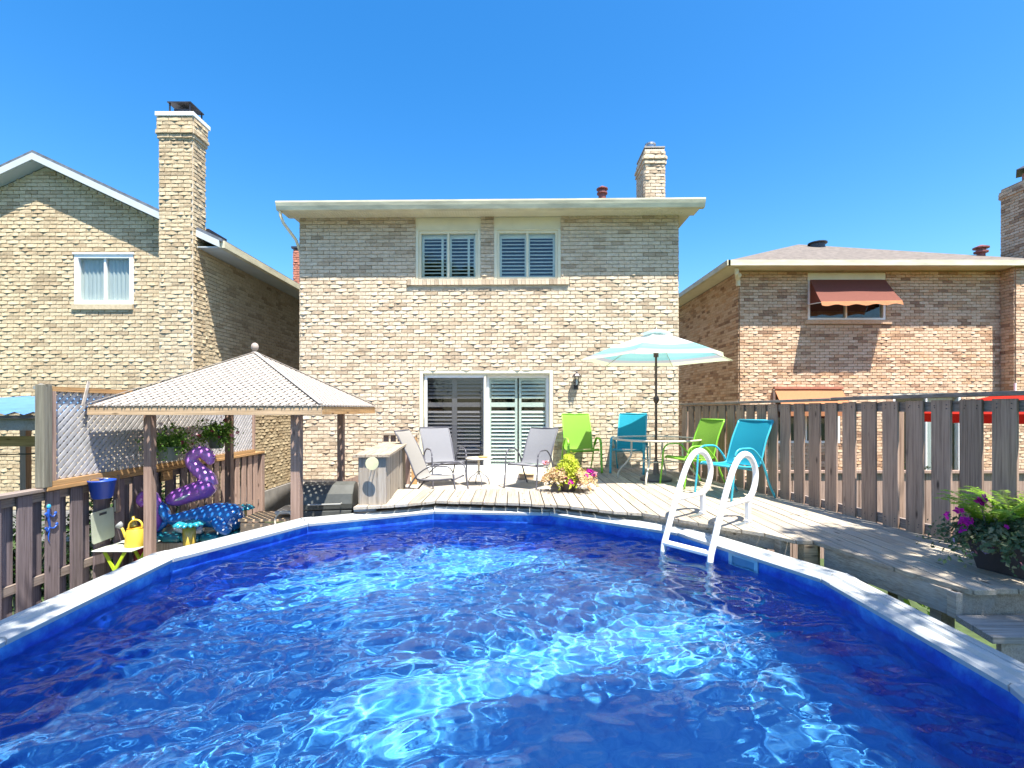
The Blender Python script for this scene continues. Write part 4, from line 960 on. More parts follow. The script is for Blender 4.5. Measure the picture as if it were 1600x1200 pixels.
# glass table and parasol
T = thing('patio_table', 'round glass patio table with cream rim and curved legs under the parasol', 'table', (2.28, 7.75, DZ))
b = MB(); b.lathe([(.655, .655), (.655, .661)], (0, 0, 0), 40); b.build('glass_top', M['table_glass'], T)
ring = [(.67*math.cos(a), .67*math.sin(a), .655) for a in np.linspace(0, 2*math.pi, 49)[:-1]]
b = MB(); b.tube(ring, .02, 8, .8, closed=True); b.build('rim', cream_m, T, smooth=True)
for k in range(4):
    a = R(60+90*k); c, s = math.cos(a), math.sin(a)
    P = smooth_path([(c*.52, s*.52, .64), (c*.50, s*.50, .55), (c*.47, s*.47, .42), (c*.36, s*.36, .30), (c*.30, s*.30, .2), (c*.42, s*.42, .08), (c*.56, s*.56, .0)], 5) if 0 else smooth_path([(c*.40, s*.40, .64), (c*.40, s*.40, .50), (c*.41, s*.41, .38), (c*.47, s*.47, .27), (c*.56, s*.56, .17), (c*.62, s*.62, .08), (c*.63, s*.63, 0)], 5)
    b = MB(); b.tube(P, .0155, 8); b.build('leg', cream_m, T, smooth=True)
b = MB(); rg = [(.24*math.cos(a), .24*math.sin(a), .30) for a in np.linspace(0, 2*math.pi, 25)[:-1]]; b.tube(rg, .009, 6, closed=True)
for k in range(4):
    a = R(60+90*k); b.tube([(.24*math.cos(a), .24*math.sin(a), .3), (.45*math.cos(a), .45*math.sin(a), .3)], .009, 6)
b.build('stretcher', cream_m, T, smooth=True)
U = thing('patio_umbrella', 'open striped aqua and cream parasol over the glass table', 'umbrella', (2.26, 7.70, DZ))
bronze = plain('bronze pole', (.085, .055, .04), .4, .1, 8, 0, .3)
b = MB(); b.lathe([(.24, 0), (.25, .02), (.24, .04), (.15, .075), (.06, .10), (.045, .12), (.04, .30), (.03, .31)], (0, 0, 0), 24); b.build('base', plain('grey brown stand', (.13, .11, .10), .6), U)
b = MB(); b.lathe([(.019, .1), (.019, 2.30)], (0, 0, 0), 12); b.build('pole', bronze, U)
b = MB(); b.ball((.0, -.01, 1.28), .045, 10, (1, 1.1, 1.5)); b.tube([(0, -.03, 1.28), (-.05, -.06, 1.29), (-.11, -.06, 1.29)], .009, 6); b.build('crank', bronze, U)
stripes = [(.62, .70, .68), (.80, .80, .78), (.50, .70, .70), (.80, .80, .78), (.70, .76, .76), (.30, .60, .60), (.26, .54, .56), (.42, .43, .46), (.66, .72, .48), (.70, .76, .52)]
cm = [fabric('parasol stripe %s' % nm, c, .45, 260) for nm, c in zip(('pale', 'white', 'aqua', 'cream', 'mist', 'teal', 'deep teal', 'grey', 'lime', 'pale lime'), stripes)]
bands = [0, .12, .22, .30, .40, .60, .74, .82, .90, 1.0]; bm_i = [2, 1, 2, 1, 4, 5, 6, 7, 9]
Ru, ztip, zap = 1.22, 1.90, 2.35
b = MB(); rot = R(0)
for k in range(6):
    a0, a1 = rot+k*math.pi/3, rot+(k+1)*math.pi/3; nn = 6
    for bi in range(9):
        for sub in range(2):
            s0 = bands[bi]+(bands[bi+1]-bands[bi])*sub/2; s1 = bands[bi]+(bands[bi+1]-bands[bi])*(sub+1)/2; s0 = max(s0, .07) if bi or sub else .07
            if s1 <= s0: continue
            for i in range(nn):
                vs = []
                for s_, f_ in ((s0, i/nn), (s0, (i+1)/nn), (s1, (i+1)/nn), (s1, i/nn)):
                    p0 = Vector((math.cos(a0), math.sin(a0))); p1 = Vector((math.cos(a1), math.sin(a1))); p = p0.lerp(p1, f_)*(Ru*s_)
                    sc = 1-.05*math.sin(math.pi*f_)*s_**3; zz = zap-(zap-ztip)*(s_**1.12)-.03*math.sin(math.pi*f_)*math.sin(math.pi*s_); vs.append((p.x*sc, p.y*sc, zz))
                b.add(vs, [(0, 1, 2, 3)], None, bm_i[bi])
o = b.build('canopy', cm, U)
b = MB()
for k in range(6):
    a0, a1 = rot+k*math.pi/3, rot+(k+1)*math.pi/3
    for f0, f1 in ((0, .25), (.25, .5), (.5, .75), (.75, 1)):
        q = []
        for f_, rr_, z_ in ((f0, .25, zap-.035), (f1, .25, zap-.035), (f1, .01, zap+.05), (f0, .01, zap+.05)):
            p = Vector((math.cos(a0), math.sin(a0))).lerp(Vector((math.cos(a1), math.sin(a1))), f_)*rr_; q.append((p.x, p.y, z_+(.012 if rr_ > .1 and .2 < f_ < .8 else 0)))
        b.add(q, [(0, 1, 2, 3)], None, 2)
b.build('vent', cm, U)
b = MB(); b.lathe([(.02, zap+.04), (.03, zap+.05), (.012, zap+.08)], (0, 0, 0), 10); b.build('finial', bronze, U)
for k in range(6):
    a = rot+k*math.pi/3; c, s = math.cos(a), math.sin(a)
    b = MB(); b.tube([(c*Ru*t, s*Ru*t, zap-(zap-ztip)*(t**1.12)-.012) for t in (.04, .3, .5, .75, .985)], .006, 6); b.build('rib', cream_m, U)
    b = MB(); b.tube([(c*.03, s*.03, 1.98), (c*.62, s*.62, 2.14)], .006, 6) if 0 else b.tube([(c*.03, s*.03, 2.02), (c*Ru*.5, s*Ru*.5, zap-(zap-ztip)*.46-.02)], .006, 6); b.build('strut', bronze, U)
b = MB(); b.lathe([(.04, 1.95), (.04, 2.03), (.06, 2.06)], (0, 0, 0), 12); b.build('hub', bronze, U)
# bistro table
B = thing('bistro_table', 'small round cream side table between the two grey chairs', 'table', (-.60, 8.45, LZ))
b = MB(); b.lathe([(.235, .455), (.24, .465), (.235, .475)], (0, 0, 0), 32); b.build('table_top', cream_m, B)
b = MB(); b.lathe([(.02, .18), (.02, .455)], (0, 0, 0), 10); b.build('column', cream_m, B)
for k in range(4):
    a = R(20+90*k); c, s = math.cos(a), math.sin(a); b = MB(); b.tube(smooth_path([(c*.015, s*.015, .24), (c*.06, s*.06, .2), (c*.15, s*.15, .13), (c*.185, s*.185, .06), (c*.19, s*.19, 0)], 4), .008, 6); b.build('leg', grey_m, B, smooth=True)
D = thing('dish', 'small yellow dish on the round cream side table', 'dish', (-.52, 8.43, LZ+.476))
b = MB(); b.lathe([(.05, 0), (.085, .012), (.09, .022), (.08, .02), (.03, .012)], (0, 0, 0), 20); b.build('bowl', plain('yellow dish', (.62, .44, .16), .4), D, smooth=True)

# ================================================================== PLANTED POTS
def pot_lathe(t, prof, mat, n=20, soil=None):
    b = MB(); b.lathe(prof, (0, 0, 0), n, False); b.lathe([(1e-3, prof[0][1]), prof[0]], (0, 0, 0), n, False); o = b.build('pot', mat, t); shade_smooth_by_angle(o)
    if soil: q = MB(); q.lathe([(1e-3, soil[1]), (soil[0], soil[1])], (0, 0, 0), n, False); q.build('soil', plain('potting soil', (.03, .02, .015), .95), t)
def flowers(t, pts, size, mats, name='petals', rng=None):
    """each blossom: five petals around a centre"""
    rng = rng or RNG; by = {}
    for p in pts:
        p = np.array(p); k = int(rng.integers(0, len(mats))); nrm = rng.normal(size=3)*.6+np.array([0, -.8, .4]); nrm /= np.linalg.norm(nrm)
        a = np.cross(nrm, [0, 0, 1.]); a /= np.linalg.norm(a); c_ = np.cross(nrm, a); m = by.setdefault(k, MB()); s = size*rng.uniform(.7, 1.2)
        for j in range(5):
            th = j*2*math.pi/5+rng.uniform(0, .3); d = a*math.cos(th)+c_*math.sin(th); e = -a*math.sin(th)+c_*math.cos(th)
            m.add([p, p+d*s*.55+e*s*.36+nrm*s*.18, p+d*s+nrm*s*.1, p+d*s*.55-e*s*.36+nrm*s*.18], [(0, 1, 2, 3)])
    for k, m in by.items(): tag(m.build(name, mats[k], t, smooth=True), kind='stuff')
lime_l = leaf_mat('lime leaves', [(0, (.36, .46, .03)), (.5, (.55, .62, .06)), (1, (.70, .70, .12))], .4)
green_l = leaf_mat('green leaves', [(0, (.03, .08, .015)), (.5, (.07, .17, .03)), (1, (.14, .28, .05))], .35)
fern_l = leaf_mat('bright fern leaves', [(0, (.18, .36, .03)), (.5, (.34, .54, .06)), (1, (.52, .66, .10))], .45)
tan_l = leaf_mat('faded peach blooms and leaves', [(0, (.30, .17, .06)), (.3, (.55, .36, .18)), (.65, (.66, .50, .30)), (1, (.45, .42, .14))], .35)
dusk_l = leaf_mat('dark plum green leaves', [(0, (.04, .09, .04)), (.4, (.09, .15, .07)), (.75, (.18, .19, .11)), (1, (.32, .35, .25))], .3)
tree_l = leaf_mat('tree leaves', [(0, (.025, .06, .012)), (.5, (.05, .11, .02)), (1, (.10, .17, .035))], .35)
mag = fabric('magenta petals', (.60, .02, .42), .35, 50); pink = fabric('pale pink petals', (.72, .30, .42), .35, 50); org = fabric('coral petals', (.72, .22, .10), .35, 50); lil = fabric('lilac petals', (.42, .34, .62), .35, 50); wht = fabric('white pink petals', (.78, .62, .66), .35, 50)
# pot on the planks
P1 = thing('flower_pot', 'dark pot of lime foliage with peach and magenta flowers on the planks', 'flower pot', (.76, 6.72, DZ))
pot_lathe(P1, [(.095, .0), (.10, .02), (.135, .13), (.145, .17), (.155, .175), (.155, .195), (.14, .195)], plain('dark brown pot', (.07, .055, .05), .5), soil=(.14, .18))
rg = np.random.default_rng(5)
def drooping(rg, n_st, n_l, origin, rad, up, droop, size, asp, sector=(0, 2*math.pi), start=0):
    C, N, RV = [], [], []
    for i in range(n_st):
        th = rg.uniform(*sector); r = rad*rg.uniform(.35, 1); hgt = up*rg.uniform(.5, 1.1)*(1.15-r/rad*.5); dr = droop*rg.uniform(.3, 1)*r/rad; rv = rg.random()
        for j in range(n_l):
            s = start+(1-start)*(j+rg.random())/n_l; x = math.cos(th)*r*s; y = math.sin(th)*r*s; z = hgt*math.sin(min(1.0, s)*math.pi*.72)*1.0-dr*max(0, s-.45)*2
            C.append((origin[0]+x+rg.normal()*size*.35, origin[1]+y+rg.normal()*size*.35, origin[2]+z+rg.normal()*size*.35)); N.append((math.cos(th)*.6+rg.normal()*.5, math.sin(th)*.6+rg.normal()*.5, .6+rg.normal()*.4)); RV.append(min(1, max(0, rv*.5+rg.random()*.5)))
    V, F, Q = leaves(np.array(C), np.array(N), size, rg, asp); rv = np.array(RV); return V, F, np.concatenate([rv, rv])
V, F, Q = drooping(rg, 90, 26, (.0, 0, .20), .21, .30, .18, .055, .28); np_obj('foliage', V, F, Q, lime_l, P1)
V, F, Q = drooping(rg, 60, 24, (-.05, 0, .18), .36, .14, .14, .042, .75, (math.pi*.62, math.pi*1.45), .35); np_obj('trailing_flowers', V, F, Q, tan_l, P1)
V, F, Q = drooping(rg, 60, 24, (.05, 0, .18), .36, .14, .16, .042, .75, (-math.pi*.42, math.pi*.38), .4); np_obj('trailing_flowers', V, F, Q, tan_l, P1)
V, F, Q = drooping(rg, 30, 20, (.0, 0, .17), .25, .10, .14, .05, .5, (math.pi*1.2, math.pi*1.9)); np_obj('foliage', V, F, Q, lime_l, P1)
flowers(P1, [(.02+rg.normal()*.03, -.17+rg.normal()*.01, .16+rg.normal()*.02) for _ in range(5)]+[(.20+rg.normal()*.03, -.16, .19+rg.normal()*.03) for _ in range(7)]+[(.31+rg.normal()*.02, -.06, .26+rg.normal()*.04) for _ in range(6)], .042, [mag], rng=rg)
flowers(P1, [(.22+rg.normal()*.06, -.17, .14+rg.normal()*.03) for _ in range(5)]+[(.36, -.05+rg.normal()*.05, .22+rg.normal()*.04) for _ in range(4)]+[(-.30+rg.normal()*.04, -.02, .38+rg.normal()*.03) for _ in range(6)], .038, [pink, org, wht], rng=rg)
# big planter at the end of the deck
P2 = thing('planter', 'square charcoal planter of ferns and magenta flowers at the near end of the deck', 'planter', (3.46, 3.38, DZ), R(20))
b = MB(); s0, s1, h = .13, .175, .23
b.add([(-s0, -s0, 0), (s0, -s0, 0), (s0, s0, 0), (-s0, s0, 0), (-s1, -s1, h), (s1, -s1, h), (s1, s1, h), (-s1, s1, h), (-s1+.02, -s1+.02, h), (s1-.02, -s1+.02, h), (s1-.02, s1-.02, h), (-s1+.02, s1-.02, h), (-s1+.02, -s1+.02, h-.03), (s1-.02, -s1+.02, h-.03), (s1-.02, s1-.02, h-.03), (-s1+.02, s1-.02, h-.03)],
    [(0, 3, 2, 1), (0, 1, 5, 4), (1, 2, 6, 5), (2, 3, 7, 6), (3, 0, 4, 7), (4, 5, 9, 8), (5, 6, 10, 9), (6, 7, 11, 10), (7, 4, 8, 11), (8, 9, 13, 12), (9, 10, 14, 13), (10, 11, 15, 14), (11, 8, 12, 15), (12, 13, 14, 15)])
b.build('pot', plain('charcoal planter', (.045, .04, .045), .5, .2, 8), P2, bevel=.006)
rg = np.random.default_rng(9)
def fern(rg, n, origin, L, rise, size=.035, sector=(0, 6.28)):
    C, N, RV = [], [], []; 
    V, F, Q = [], [], []; off = 0
    for i in range(n):
        th = rg.uniform(*sector); l = L*rg.uniform(.6, 1.1); ri = rise*rg.uniform(.7, 1.15); rv = rg.random(); d = np.array([math.cos(th), math.sin(th), 0]); sd = np.array([-d[1], d[0], 0])
        for j in range(22):
            s = .2+.8*j/22; p = np.array(origin)+d*l*s+np.array([0, 0, ri*(1.9*s-1.1*s*s)]); w_ = size*2.4*(1-s)**.7*(.4+s)
            for sg in (-1, 1):
                t_ = sd*sg+d*.5+np.array([0, 0, -.15+rg.normal()*.1]); t_ /= np.linalg.norm(t_); q = np.cross(t_, [0, 0, 1.]); q /= np.linalg.norm(q)
                V += [p-q*.006, p+t_*w_*.5+q*.009, p+t_*w_, p+t_*w_*.5-q*.009]; F += [(off, off+1, off+2), (off, off+2, off+3)]; off += 4; x = min(1, max(0, rv*.6+rg.random()*.4)); Q += [x, x]
    return np.array(V), np.array(F), np.array(Q)
V, F, Q = fern(rg, 40, (-.12, .04, .22), .30, .36, .042); np_obj('fern', V, F, Q, fern_l, P2)
V, F, Q = fern(rg, 46, (.14, .0, .22), .33, .34, .042); np_obj('fern', V, F, Q, fern_l, P2)
V, F, Q = drooping(rg, 150, 28, (-.04, -.02, .22), .52, .20, .20, .036, .6, (math.pi*.62, math.pi*1.75), .15); np_obj('trailing_foliage', V, F, Q, dusk_l, P2)
V, F, Q = drooping(rg, 70, 24, (.03, -.02, .19), .36, .12, .28, .038, .6, (math.pi*1.3, math.pi*2.2), .15); np_obj('trailing_foliage', V, F, Q, dusk_l, P2)
V, F, Q = drooping(rg, 60, 22, (0, 0, .2), .3, .16, .08, .045, .6); np_obj('foliage', V, F, Q, green_l, P2)
rotp = Matrix.Rotation(-R(20), 3, 'Z')
def wp2(x, y, z): v = rotp @ Vector((x, y, 0)); return (v.x, v.y, z)
flowers(P2, [wp2(-.38+rg.normal()*.05, -.04+rg.normal()*.03, .36+rg.normal()*.03) for _ in range(12)]+[wp2(-.27+rg.normal()*.02, -.06, .50+rg.normal()*.012) for _ in range(6)]+[wp2(.15+rg.normal()*.02, -.06, .52+rg.normal()*.015) for _ in range(6)], .034, [mag], rng=rg)
flowers(P2, [wp2(.07+rg.normal()*.25, -.2+rg.normal()*.06, .22+rg.normal()*.07) for _ in range(12)]+[wp2(-.28+rg.normal()*.1, -.1, .18+rg.normal()*.04) for _ in range(6)], .024, [lil, mag, pink], rng=rg)
for p, q in (((-.20, -.05, .2), (-.27, -.06, .50)), ((.1, -.03, .2), (.15, -.06, .52))): m = MB(); m.tube([wp2(*p), wp2(*q)], .004, 5); m.build('stem', M['post_green'], P2)
# hanging baskets
def basket(label, loc, rad, seed, zt=2.5):
    t = thing('hanging_basket', label, 'hanging basket', loc, 0, 'hanging baskets under the gazebo roof'); rg = np.random.default_rng(seed)
    pot_lathe(t, [(rad*.62, 0), (rad*.7, .02), (rad*.97, .16), (rad*1.04, .165), (rad*1.04, .18), (rad*.95, .18)], plain('grey green plastic pot', (.20, .25, .21), .5), soil=(rad*.95, .17))
    b = MB()
    for k in range(3):
        a = k*2.094+.4; b.tube([(rad*math.cos(a), rad*math.sin(a), .17), (0, 0, zt-loc[2]-.06)], .0025, 4)
    b.tube([(0, 0, zt-loc[2]-.06), (0, 0, zt-loc[2])], .004, 5); b.build('hanger', M['metal_dark'], t)
    V, F, Q = drooping(rg, 90, 22, (0, 0, .15), rad*2.1, .20, .22, .042, .6); np_obj('foliage', V, F, Q, basket_l, t)
    V, F, Q = drooping(rg, 26, 18, (0, 0, .15), rad*2.9, .34, .12, .036, .6, start=.3); np_obj('foliage', V, F, Q, basket_l, t)
    C = []
    for _ in range(22): th = rg.uniform(0, 6.28); r = rad*rg.uniform(1, 2.7); C.append((r*math.cos(th), r*math.sin(th), .15+rg.uniform(.05, .34)*(1.4-r/(rad*3))))
    flowers(t, C, .032, [fabric('wine petals', (.28, .05, .09), .3, 50), pink, wht], rng=rg)
basket_l = leaf_mat('basket leaves', [(0, (.05, .13, .02)), (.5, (.13, .28, .04)), (1, (.36, .50, .14))], .4)
basket('hanging pot of green foliage beside the near left gazebo post', (-4.50, 6.35, 1.88), .155, 21)
basket('hanging pot of wine coloured flowers beside the far left gazebo post', (-4.30, 7.05, 1.98), .13, 22)

# ================================================================== LEFT SIDE: BENCHES, FLOATS, TOYS
PT = .38
# folding side table
T = thing('folding_table', 'small white topped folding table with lime green legs by the left fence', 'table', (-4.55, 5.74, PT))
lime_m = plain('lime painted legs', (.42, .58, .03), .4, .05, 8, 0)
b = MB(); b.box(-.235, -.23, .545, .225, .23, .562); b.build('table_top', plain('pale green white top', (.50, .54, .46), .5, .08), T, bevel=.008)
for yy in (-.19, .19):
    for s in (-1, 1): MB().beam((s*.17, yy+s*.012, 0), (-s*.13, yy+s*.012, .545), .03, .018, (0, 1, 0)).build('leg', lime_m, T)
MB().beam((-.17, -.19, .06), (-.17, .19, .06), .02, .02).build('cross_bar', lime_m, T)
# watering can
WC = thing('watering_can', 'yellow watering can with grey rose on the folding table', 'watering can', (-4.44, 5.72, PT+.563))
yel = plain('yellow plastic', (.68, .50, .06), .4, .06, 5, 0)
b = MB(); b.lathe([(.105, 0), (.11, .01), (.10, .12), (.088, .19), (.08, .205)], (0, 0, 0), 20, False); b.lathe([(.001, .0), (.105, 0)], (0, 0, 0), 20, False); b.build('body', yel, WC, smooth=True)
b = MB(); b.lathe([(.08, .205), (.085, .212), (.07, .215)], (0, 0, 0), 20, False); b.prism([(-.0+.072*math.cos(a), .072*math.sin(a)) for a in np.linspace(-1.6, 1.6, 10)], .206, .212); b.build('collar', plain('orange yellow plastic', (.62, .32, .02), .4), WC, smooth=True)
b = MB(); b.tube(smooth_path([(.07, 0, .19), (.075, 0, .25), (.04, 0, .295), (-.02, 0, .30), (-.07, 0, .26), (-.085, 0, .19)], 5), .011, 8); b.build('handle', yel, WC, smooth=True)
b = MB(); b.tube([(-.085, 0, .06), (-.12, 0, .11), (-.155, 0, .19), (-.17, 0, .215)], [.022, .018, .014, .014], 10); b.build('spout', yel, WC, smooth=True)
b = MB(); b.tube([(-.165, 0, .205), (-.185, 0, .235), (-.205, -.005, .252)], [.016, .036, .042], 12); b.build('rose', plain('grey rose', (.30, .32, .33), .5), WC, smooth=True)
# on the fence
t = thing('bucket', 'blue plastic bucket hanging from the left fence under the lattice', 'bucket', (-4.70, 5.56, 1.53))
blu = plain('blue plastic', (.01, .06, .38), .4, .06, 5, 0)
b = MB(); b.lathe([(.085, 0), (.10, .02), (.125, .19), (.132, .195), (.132, .21), (.12, .21), (.09, .02), (.001, .015)], (0, 0, 0), 20, False); b.build('body', blu, t, smooth=True)
b = MB(); b.tube(smooth_path([(-.0, -.13, .2), (-.06, -.1, .215), (-.11, 0, .225), (-.06, .1, .215), (0, .13, .2)], 4), .004, 6); b.build('handle', M['steel'], t)
t = thing('cutting_board', 'pale rounded plastic board hanging on the left fence', 'cutting board', (-4.80, 5.70, 1.0))
pts = []; 
for cx, cz, a0 in ((.13, .03, -90), (.13, .35, 0), (-.13, .35, 90), (-.13, .03, 180)):
    for k in range(5): a = R(a0+k*22.5); pts.append((cx+.022*math.cos(a), cz+.022*math.sin(a)))
b = MB(); hole = [(-.045, .315), (.045, .315), (.045, .34), (-.045, .34)]; n = len(pts)
b.add([(.006, y, z) for y, z in pts]+[(-.006, y, z) for y, z in pts], [tuple(range(n)), tuple(range(n, 2*n))[::-1]]+[(i, n+i, n+(i+1) % n, (i+1) % n) for i in range(n)])
b.build('board', plain('pale green white plastic', (.44, .48, .38), .5, .05), t); t.rotation_euler = (R(3), 0, 0)
b = MB(); b.box(.006, -.05, .315, .0085, .05, .342); b.build('handle_slot', M['interior'], t, bevel=.0)
t = thing('scrub_brush', 'long wooden handled brush hanging above the pale board on the fence', 'brush', (-4.79, 5.90, 1.30))
b = MB(); b.tube([(0, 0, .16), (0, .005, .25), (0, .0, .45)], [.014, .011, .013], 8); b.build('handle', M['pine_v'], t, smooth=True)
b = MB(); b.box(-.012, -.03, 0, .012, .03, .17); b.build('head', M['pine_v'], t, bevel=.008)
b = MB(); b.box(-.03, -.026, .01, -.013, .026, .15); b.build('bristles', cream_m, t)
t = thing('gecko_ornament', 'small blue metal lizard ornament on a plum brown fence board', 'ornament', (-4.822, 5.05, 1.33)); bg_ = plain('blue enamel', (.015, .09, .45), .35, .3, 20, 0); tq = plain('turquoise enamel', (.04, .32, .55), .35)
b = MB(); b.tube(smooth_path([(0, 0, .19), (0, -.005, .10), (0, .01, 0), (0, -.005, -.12), (0, .01, -.17)], 4), [.016]*4+[.014]*4+[.009]*4+[.005]*5, 8, .6); b.build('body', bg_, t, smooth=True)
b = MB(); b.ball((0, 0, .205), .022, 8, (.7, 1, 1.2)); b.build('head', tq, t, smooth=True)
for y1, z1, z2 in ((.075, .13, .09), (-.03, .13, .10), (.09, -.01, -.03), (-.03, -.02, -.05)):
    b = MB(); b.tube(smooth_path([(0, 0, z1), (0, y1*.6, z2), (0, y1, z2+.03)], 3), .008, 6); b.ball((0, y1, z2+.035), .017, 6, (.5, 1, 1)); b.build('leg', bg_, t, smooth=True)
t = thing('wooden_bracket', 'orange wooden block under the fence cap behind the near left gazebo post', 'bracket', (-4.81, 6.75, 1.56))
MB().prism([(-.018, -.10), (.018, -.10), (.018, .10), (-.018, .10)], 0, .135).build('block', M['pine_y'], t, bevel=.01)

# storage bench with floats on top
t = thing('storage_bench', 'teal topped storage bench under the gazebo roof beneath the blue float', 'bench', (-4.0, 6.35, PT))
teal = plain('teal vinyl', (.015, .19, .25), .3, .15, 4, .03); teal.node_tree.nodes['Principled BSDF'].inputs['Coat Weight'].default_value = .3
b = MB(); b.box(-.62, -.28, .02, .55, .28, .50); b.build('body', M['weather_v'], t, bevel=.01)
for k in range(5): b = MB(); b.box(-.64+k*.242, -.31, .505, -.64+k*.242+.235, .31, .60); b.build('cushion', teal, t, bevel=.04, smooth=True)
def dots(t, surf, rng, r, mat, name='spots'):
    """small printed scales set just proud of the surface; surf -> list of (p, n)"""
    m = MB()
    for p, n in surf:
        p, n = Vector(p), Vector(n).normalized(); a = n.cross(Vector((.3, .2, 1))).normalized(); c_ = n.cross(a); q = [p+n*.003+a*(math.cos(k*1.047)*r*.7)+c_*(math.sin(k*1.047)*r) for k in range(6)]; m.add(q, [tuple(range(6))])
    tag(m.build(name, mat, t, world=False), kind='stuff')
def tube_surf(P, rr, rng, n, lo=-.3):
    out = []
    for _ in range(n):
        i = int(rng.integers(1, len(P)-1)); d = (P[i+1]-P[i-1]).normalized(); a = d.cross(Vector((0, 0, 1))); a = a.normalized() if a.length > .05 else Vector((1, 0, 0)); c_ = a.cross(d); th = rng.uniform(0, 6.28); nn = a*math.cos(th)+c_*math.sin(th)
        if nn.z > lo: out.append((P[i]+nn*rr[i], nn))
    return out
def vinyl(name, c):
    m = plain(name, c, .22, .08, 5, .02); m.node_tree.nodes['Principled BSDF'].inputs['Coat Weight'].default_value = .5; return m
vb, vp, vpk, vy, vw, vr = vinyl('blue vinyl', (.02, .17, .52)), vinyl('purple vinyl', (.36, .12, .52)), vinyl('lilac vinyl', (.48, .20, .64)), vinyl('yellow vinyl', (.55, .40, .07)), vinyl('pale vinyl', (.62, .66, .72)), vinyl('dark red vinyl', (.30, .03, .05))
rg = np.random.default_rng(33)
F1 = thing('blue_float', 'blue inflatable sea animal with a pointed tail fin and pale spots on the bench', 'pool float', (-4.06, 6.26, PT+.60))
P = smooth_path([(-.42, 0, .16), (-.28, 0, .15), (-.05, 0, .17), (.20, .0, .20), (.38, .0, .19), (.50, 0, .13), (.56, 0, .11)], 6); m_ = len(P)
rr = list(np.interp(range(m_), [0, m_*.25, m_*.5, m_*.75, m_-4, m_-1], [.04, .10, .16, .18, .10, .03])); b = MB(); b.tube(P, rr, 16); b.build('body', vb, F1, smooth=True)
dots(F1, tube_surf(P[m_//2+4:], rr[m_//2+4:], rg, 60, .0), rg, .015, vw)
b = MB(); b.tube(smooth_path([(-.38, 0, .14), (-.44, -.02, .30), (-.50, -.04, .44)], 5), [.07, .085, .095, .10, .10, .09, .075, .055, .035, .018, .005], 12, .6); b.build('tail_fin', vb, F1, smooth=True)
b = MB(); b.tube(smooth_path([(-.40, 0, .14), (-.46, -.05, .04), (-.56, -.1, -.02)], 5), [.06, .065, .065, .06, .055, .05, .045, .035, .025, .012, .004], 12, .6); b.build('tail_fin', vb, F1, smooth=True)
Q_ = smooth_path([(.10, -.10, .14), (.06, -.22, .10), (.12, -.30, .07)], 5); b = MB(); b.tube(Q_, [.07, .075, .08, .085, .085, .08, .075, .065, .05, .03, .008], 12, .7); b.build('flipper', vb, F1, smooth=True); dots(F1, tube_surf(Q_, [.08]*11, rg, 14, .2), rg, .014, vw)
Q_ = smooth_path([(.32, -.1, .16), (.46, -.20, .08), (.52, -.26, .02)], 5); b = MB(); b.tube(Q_, [.09, .095, .1, .1, .095, .09, .08, .07, .05, .03, .008], 12, .8); b.build('flipper', vb, F1, smooth=True); dots(F1, tube_surf(Q_, [.095]*11, rg, 60, .0), rg, .015, vw)
b = MB(); b.tube(smooth_path([(-.2, -.09, .06), (.0, -.15, .05), (.15, -.15, .06)], 4), .055, 10); b.build('belly', vw, F1, smooth=True)
F2 = thing('purple_float', 'purple inflatable creature with curved spiky neck lying on the blue float', 'pool float', (-4.27, 6.40, PT+.95))
P = smooth_path([(-.24, -.03, .02), (-.10, -.03, .07), (.08, -.03, .13), (.26, -.02, .19), (.34, .0, .22)], 6); m_ = len(P); rr = list(np.interp(range(m_), [0, 5, m_-8, m_-1], [.07, .135, .155, .08])); b = MB(); b.tube(P, rr, 16, .85); b.build('body', vp, F2, smooth=True); dots(F2, tube_surf(P[10:], rr[10:], rg, 34, .3), rg, .014, vw)
b = MB(); b.tube(smooth_path([(-.08, -.155, .04), (.03, -.17, .08), (.13, -.17, .13)], 4), [.008, .02, .032, .04, .042, .038, .03, .02, .008], 10, .5); b.build('wing', vw, F2, smooth=True)
Pn = smooth_path([(.26, 0, .22), (.24, 0, .32), (.13, 0, .42), (.04, 0, .53), (.07, 0, .62), (.17, 0, .655), (.25, 0, .60), (.29, 0, .53), (.31, 0, .50)], 5); m_ = len(Pn); rn = list(np.interp(range(m_), [0, 8, 18, 30, m_-1], [.115, .09, .075, .075, .028])); b = MB(); b.tube(Pn, rn, 14); b.build('neck', vpk, F2, smooth=True); dots(F2, tube_surf(Pn, rn, rg, 44, -.8), rg, .010, vw)
b = MB()
for i in range(6, m_-6, 2):
    d = (Pn[i+1]-Pn[i-1]).normalized(); nn = Vector((-d.z, 0, d.x)); nn = nn if i > 0 else nn; p = Pn[i]+nn*rn[i]*.9; b.tube([p, p+nn*.035], [.014, .003], 6)
tag(b.build('spikes', vp, F2, smooth=True), kind='stuff')
for s in (-1, 1): b = MB(); b.ball((.20, s*.05, .635), .018, 8); b.build('eye', M['interior'], F2, smooth=True)
F3 = thing('purple_float', 'small purple curled float with dark red body behind the yellow watering can', 'pool float', (-4.66, 6.2, PT))
b = MB(); b.box(-.14, -.1, 0, .12, .1, .70); b.build('body', vr, F3, bevel=.07, smooth=True)
P = smooth_path([(.08, 0, .62), (.10, 0, .80), (.10, 0, .98), (.04, 0, 1.08), (-.05, 0, 1.07), (-.09, 0, 1.0), (-.04, 0, .95)], 5); b = MB(); b.tube(P, list(np.interp(range(len(P)), [0, 10, len(P)-1], [.085, .065, .045])), 14); b.build('curl', vp, F3, smooth=True)
b = MB(); b.tube([(-.10, -.05, .5), (-.13, -.06, .68), (-.14, -.06, .82)], [.04, .045, .02], 10); b.build('side_flap', vy, F3, smooth=True)
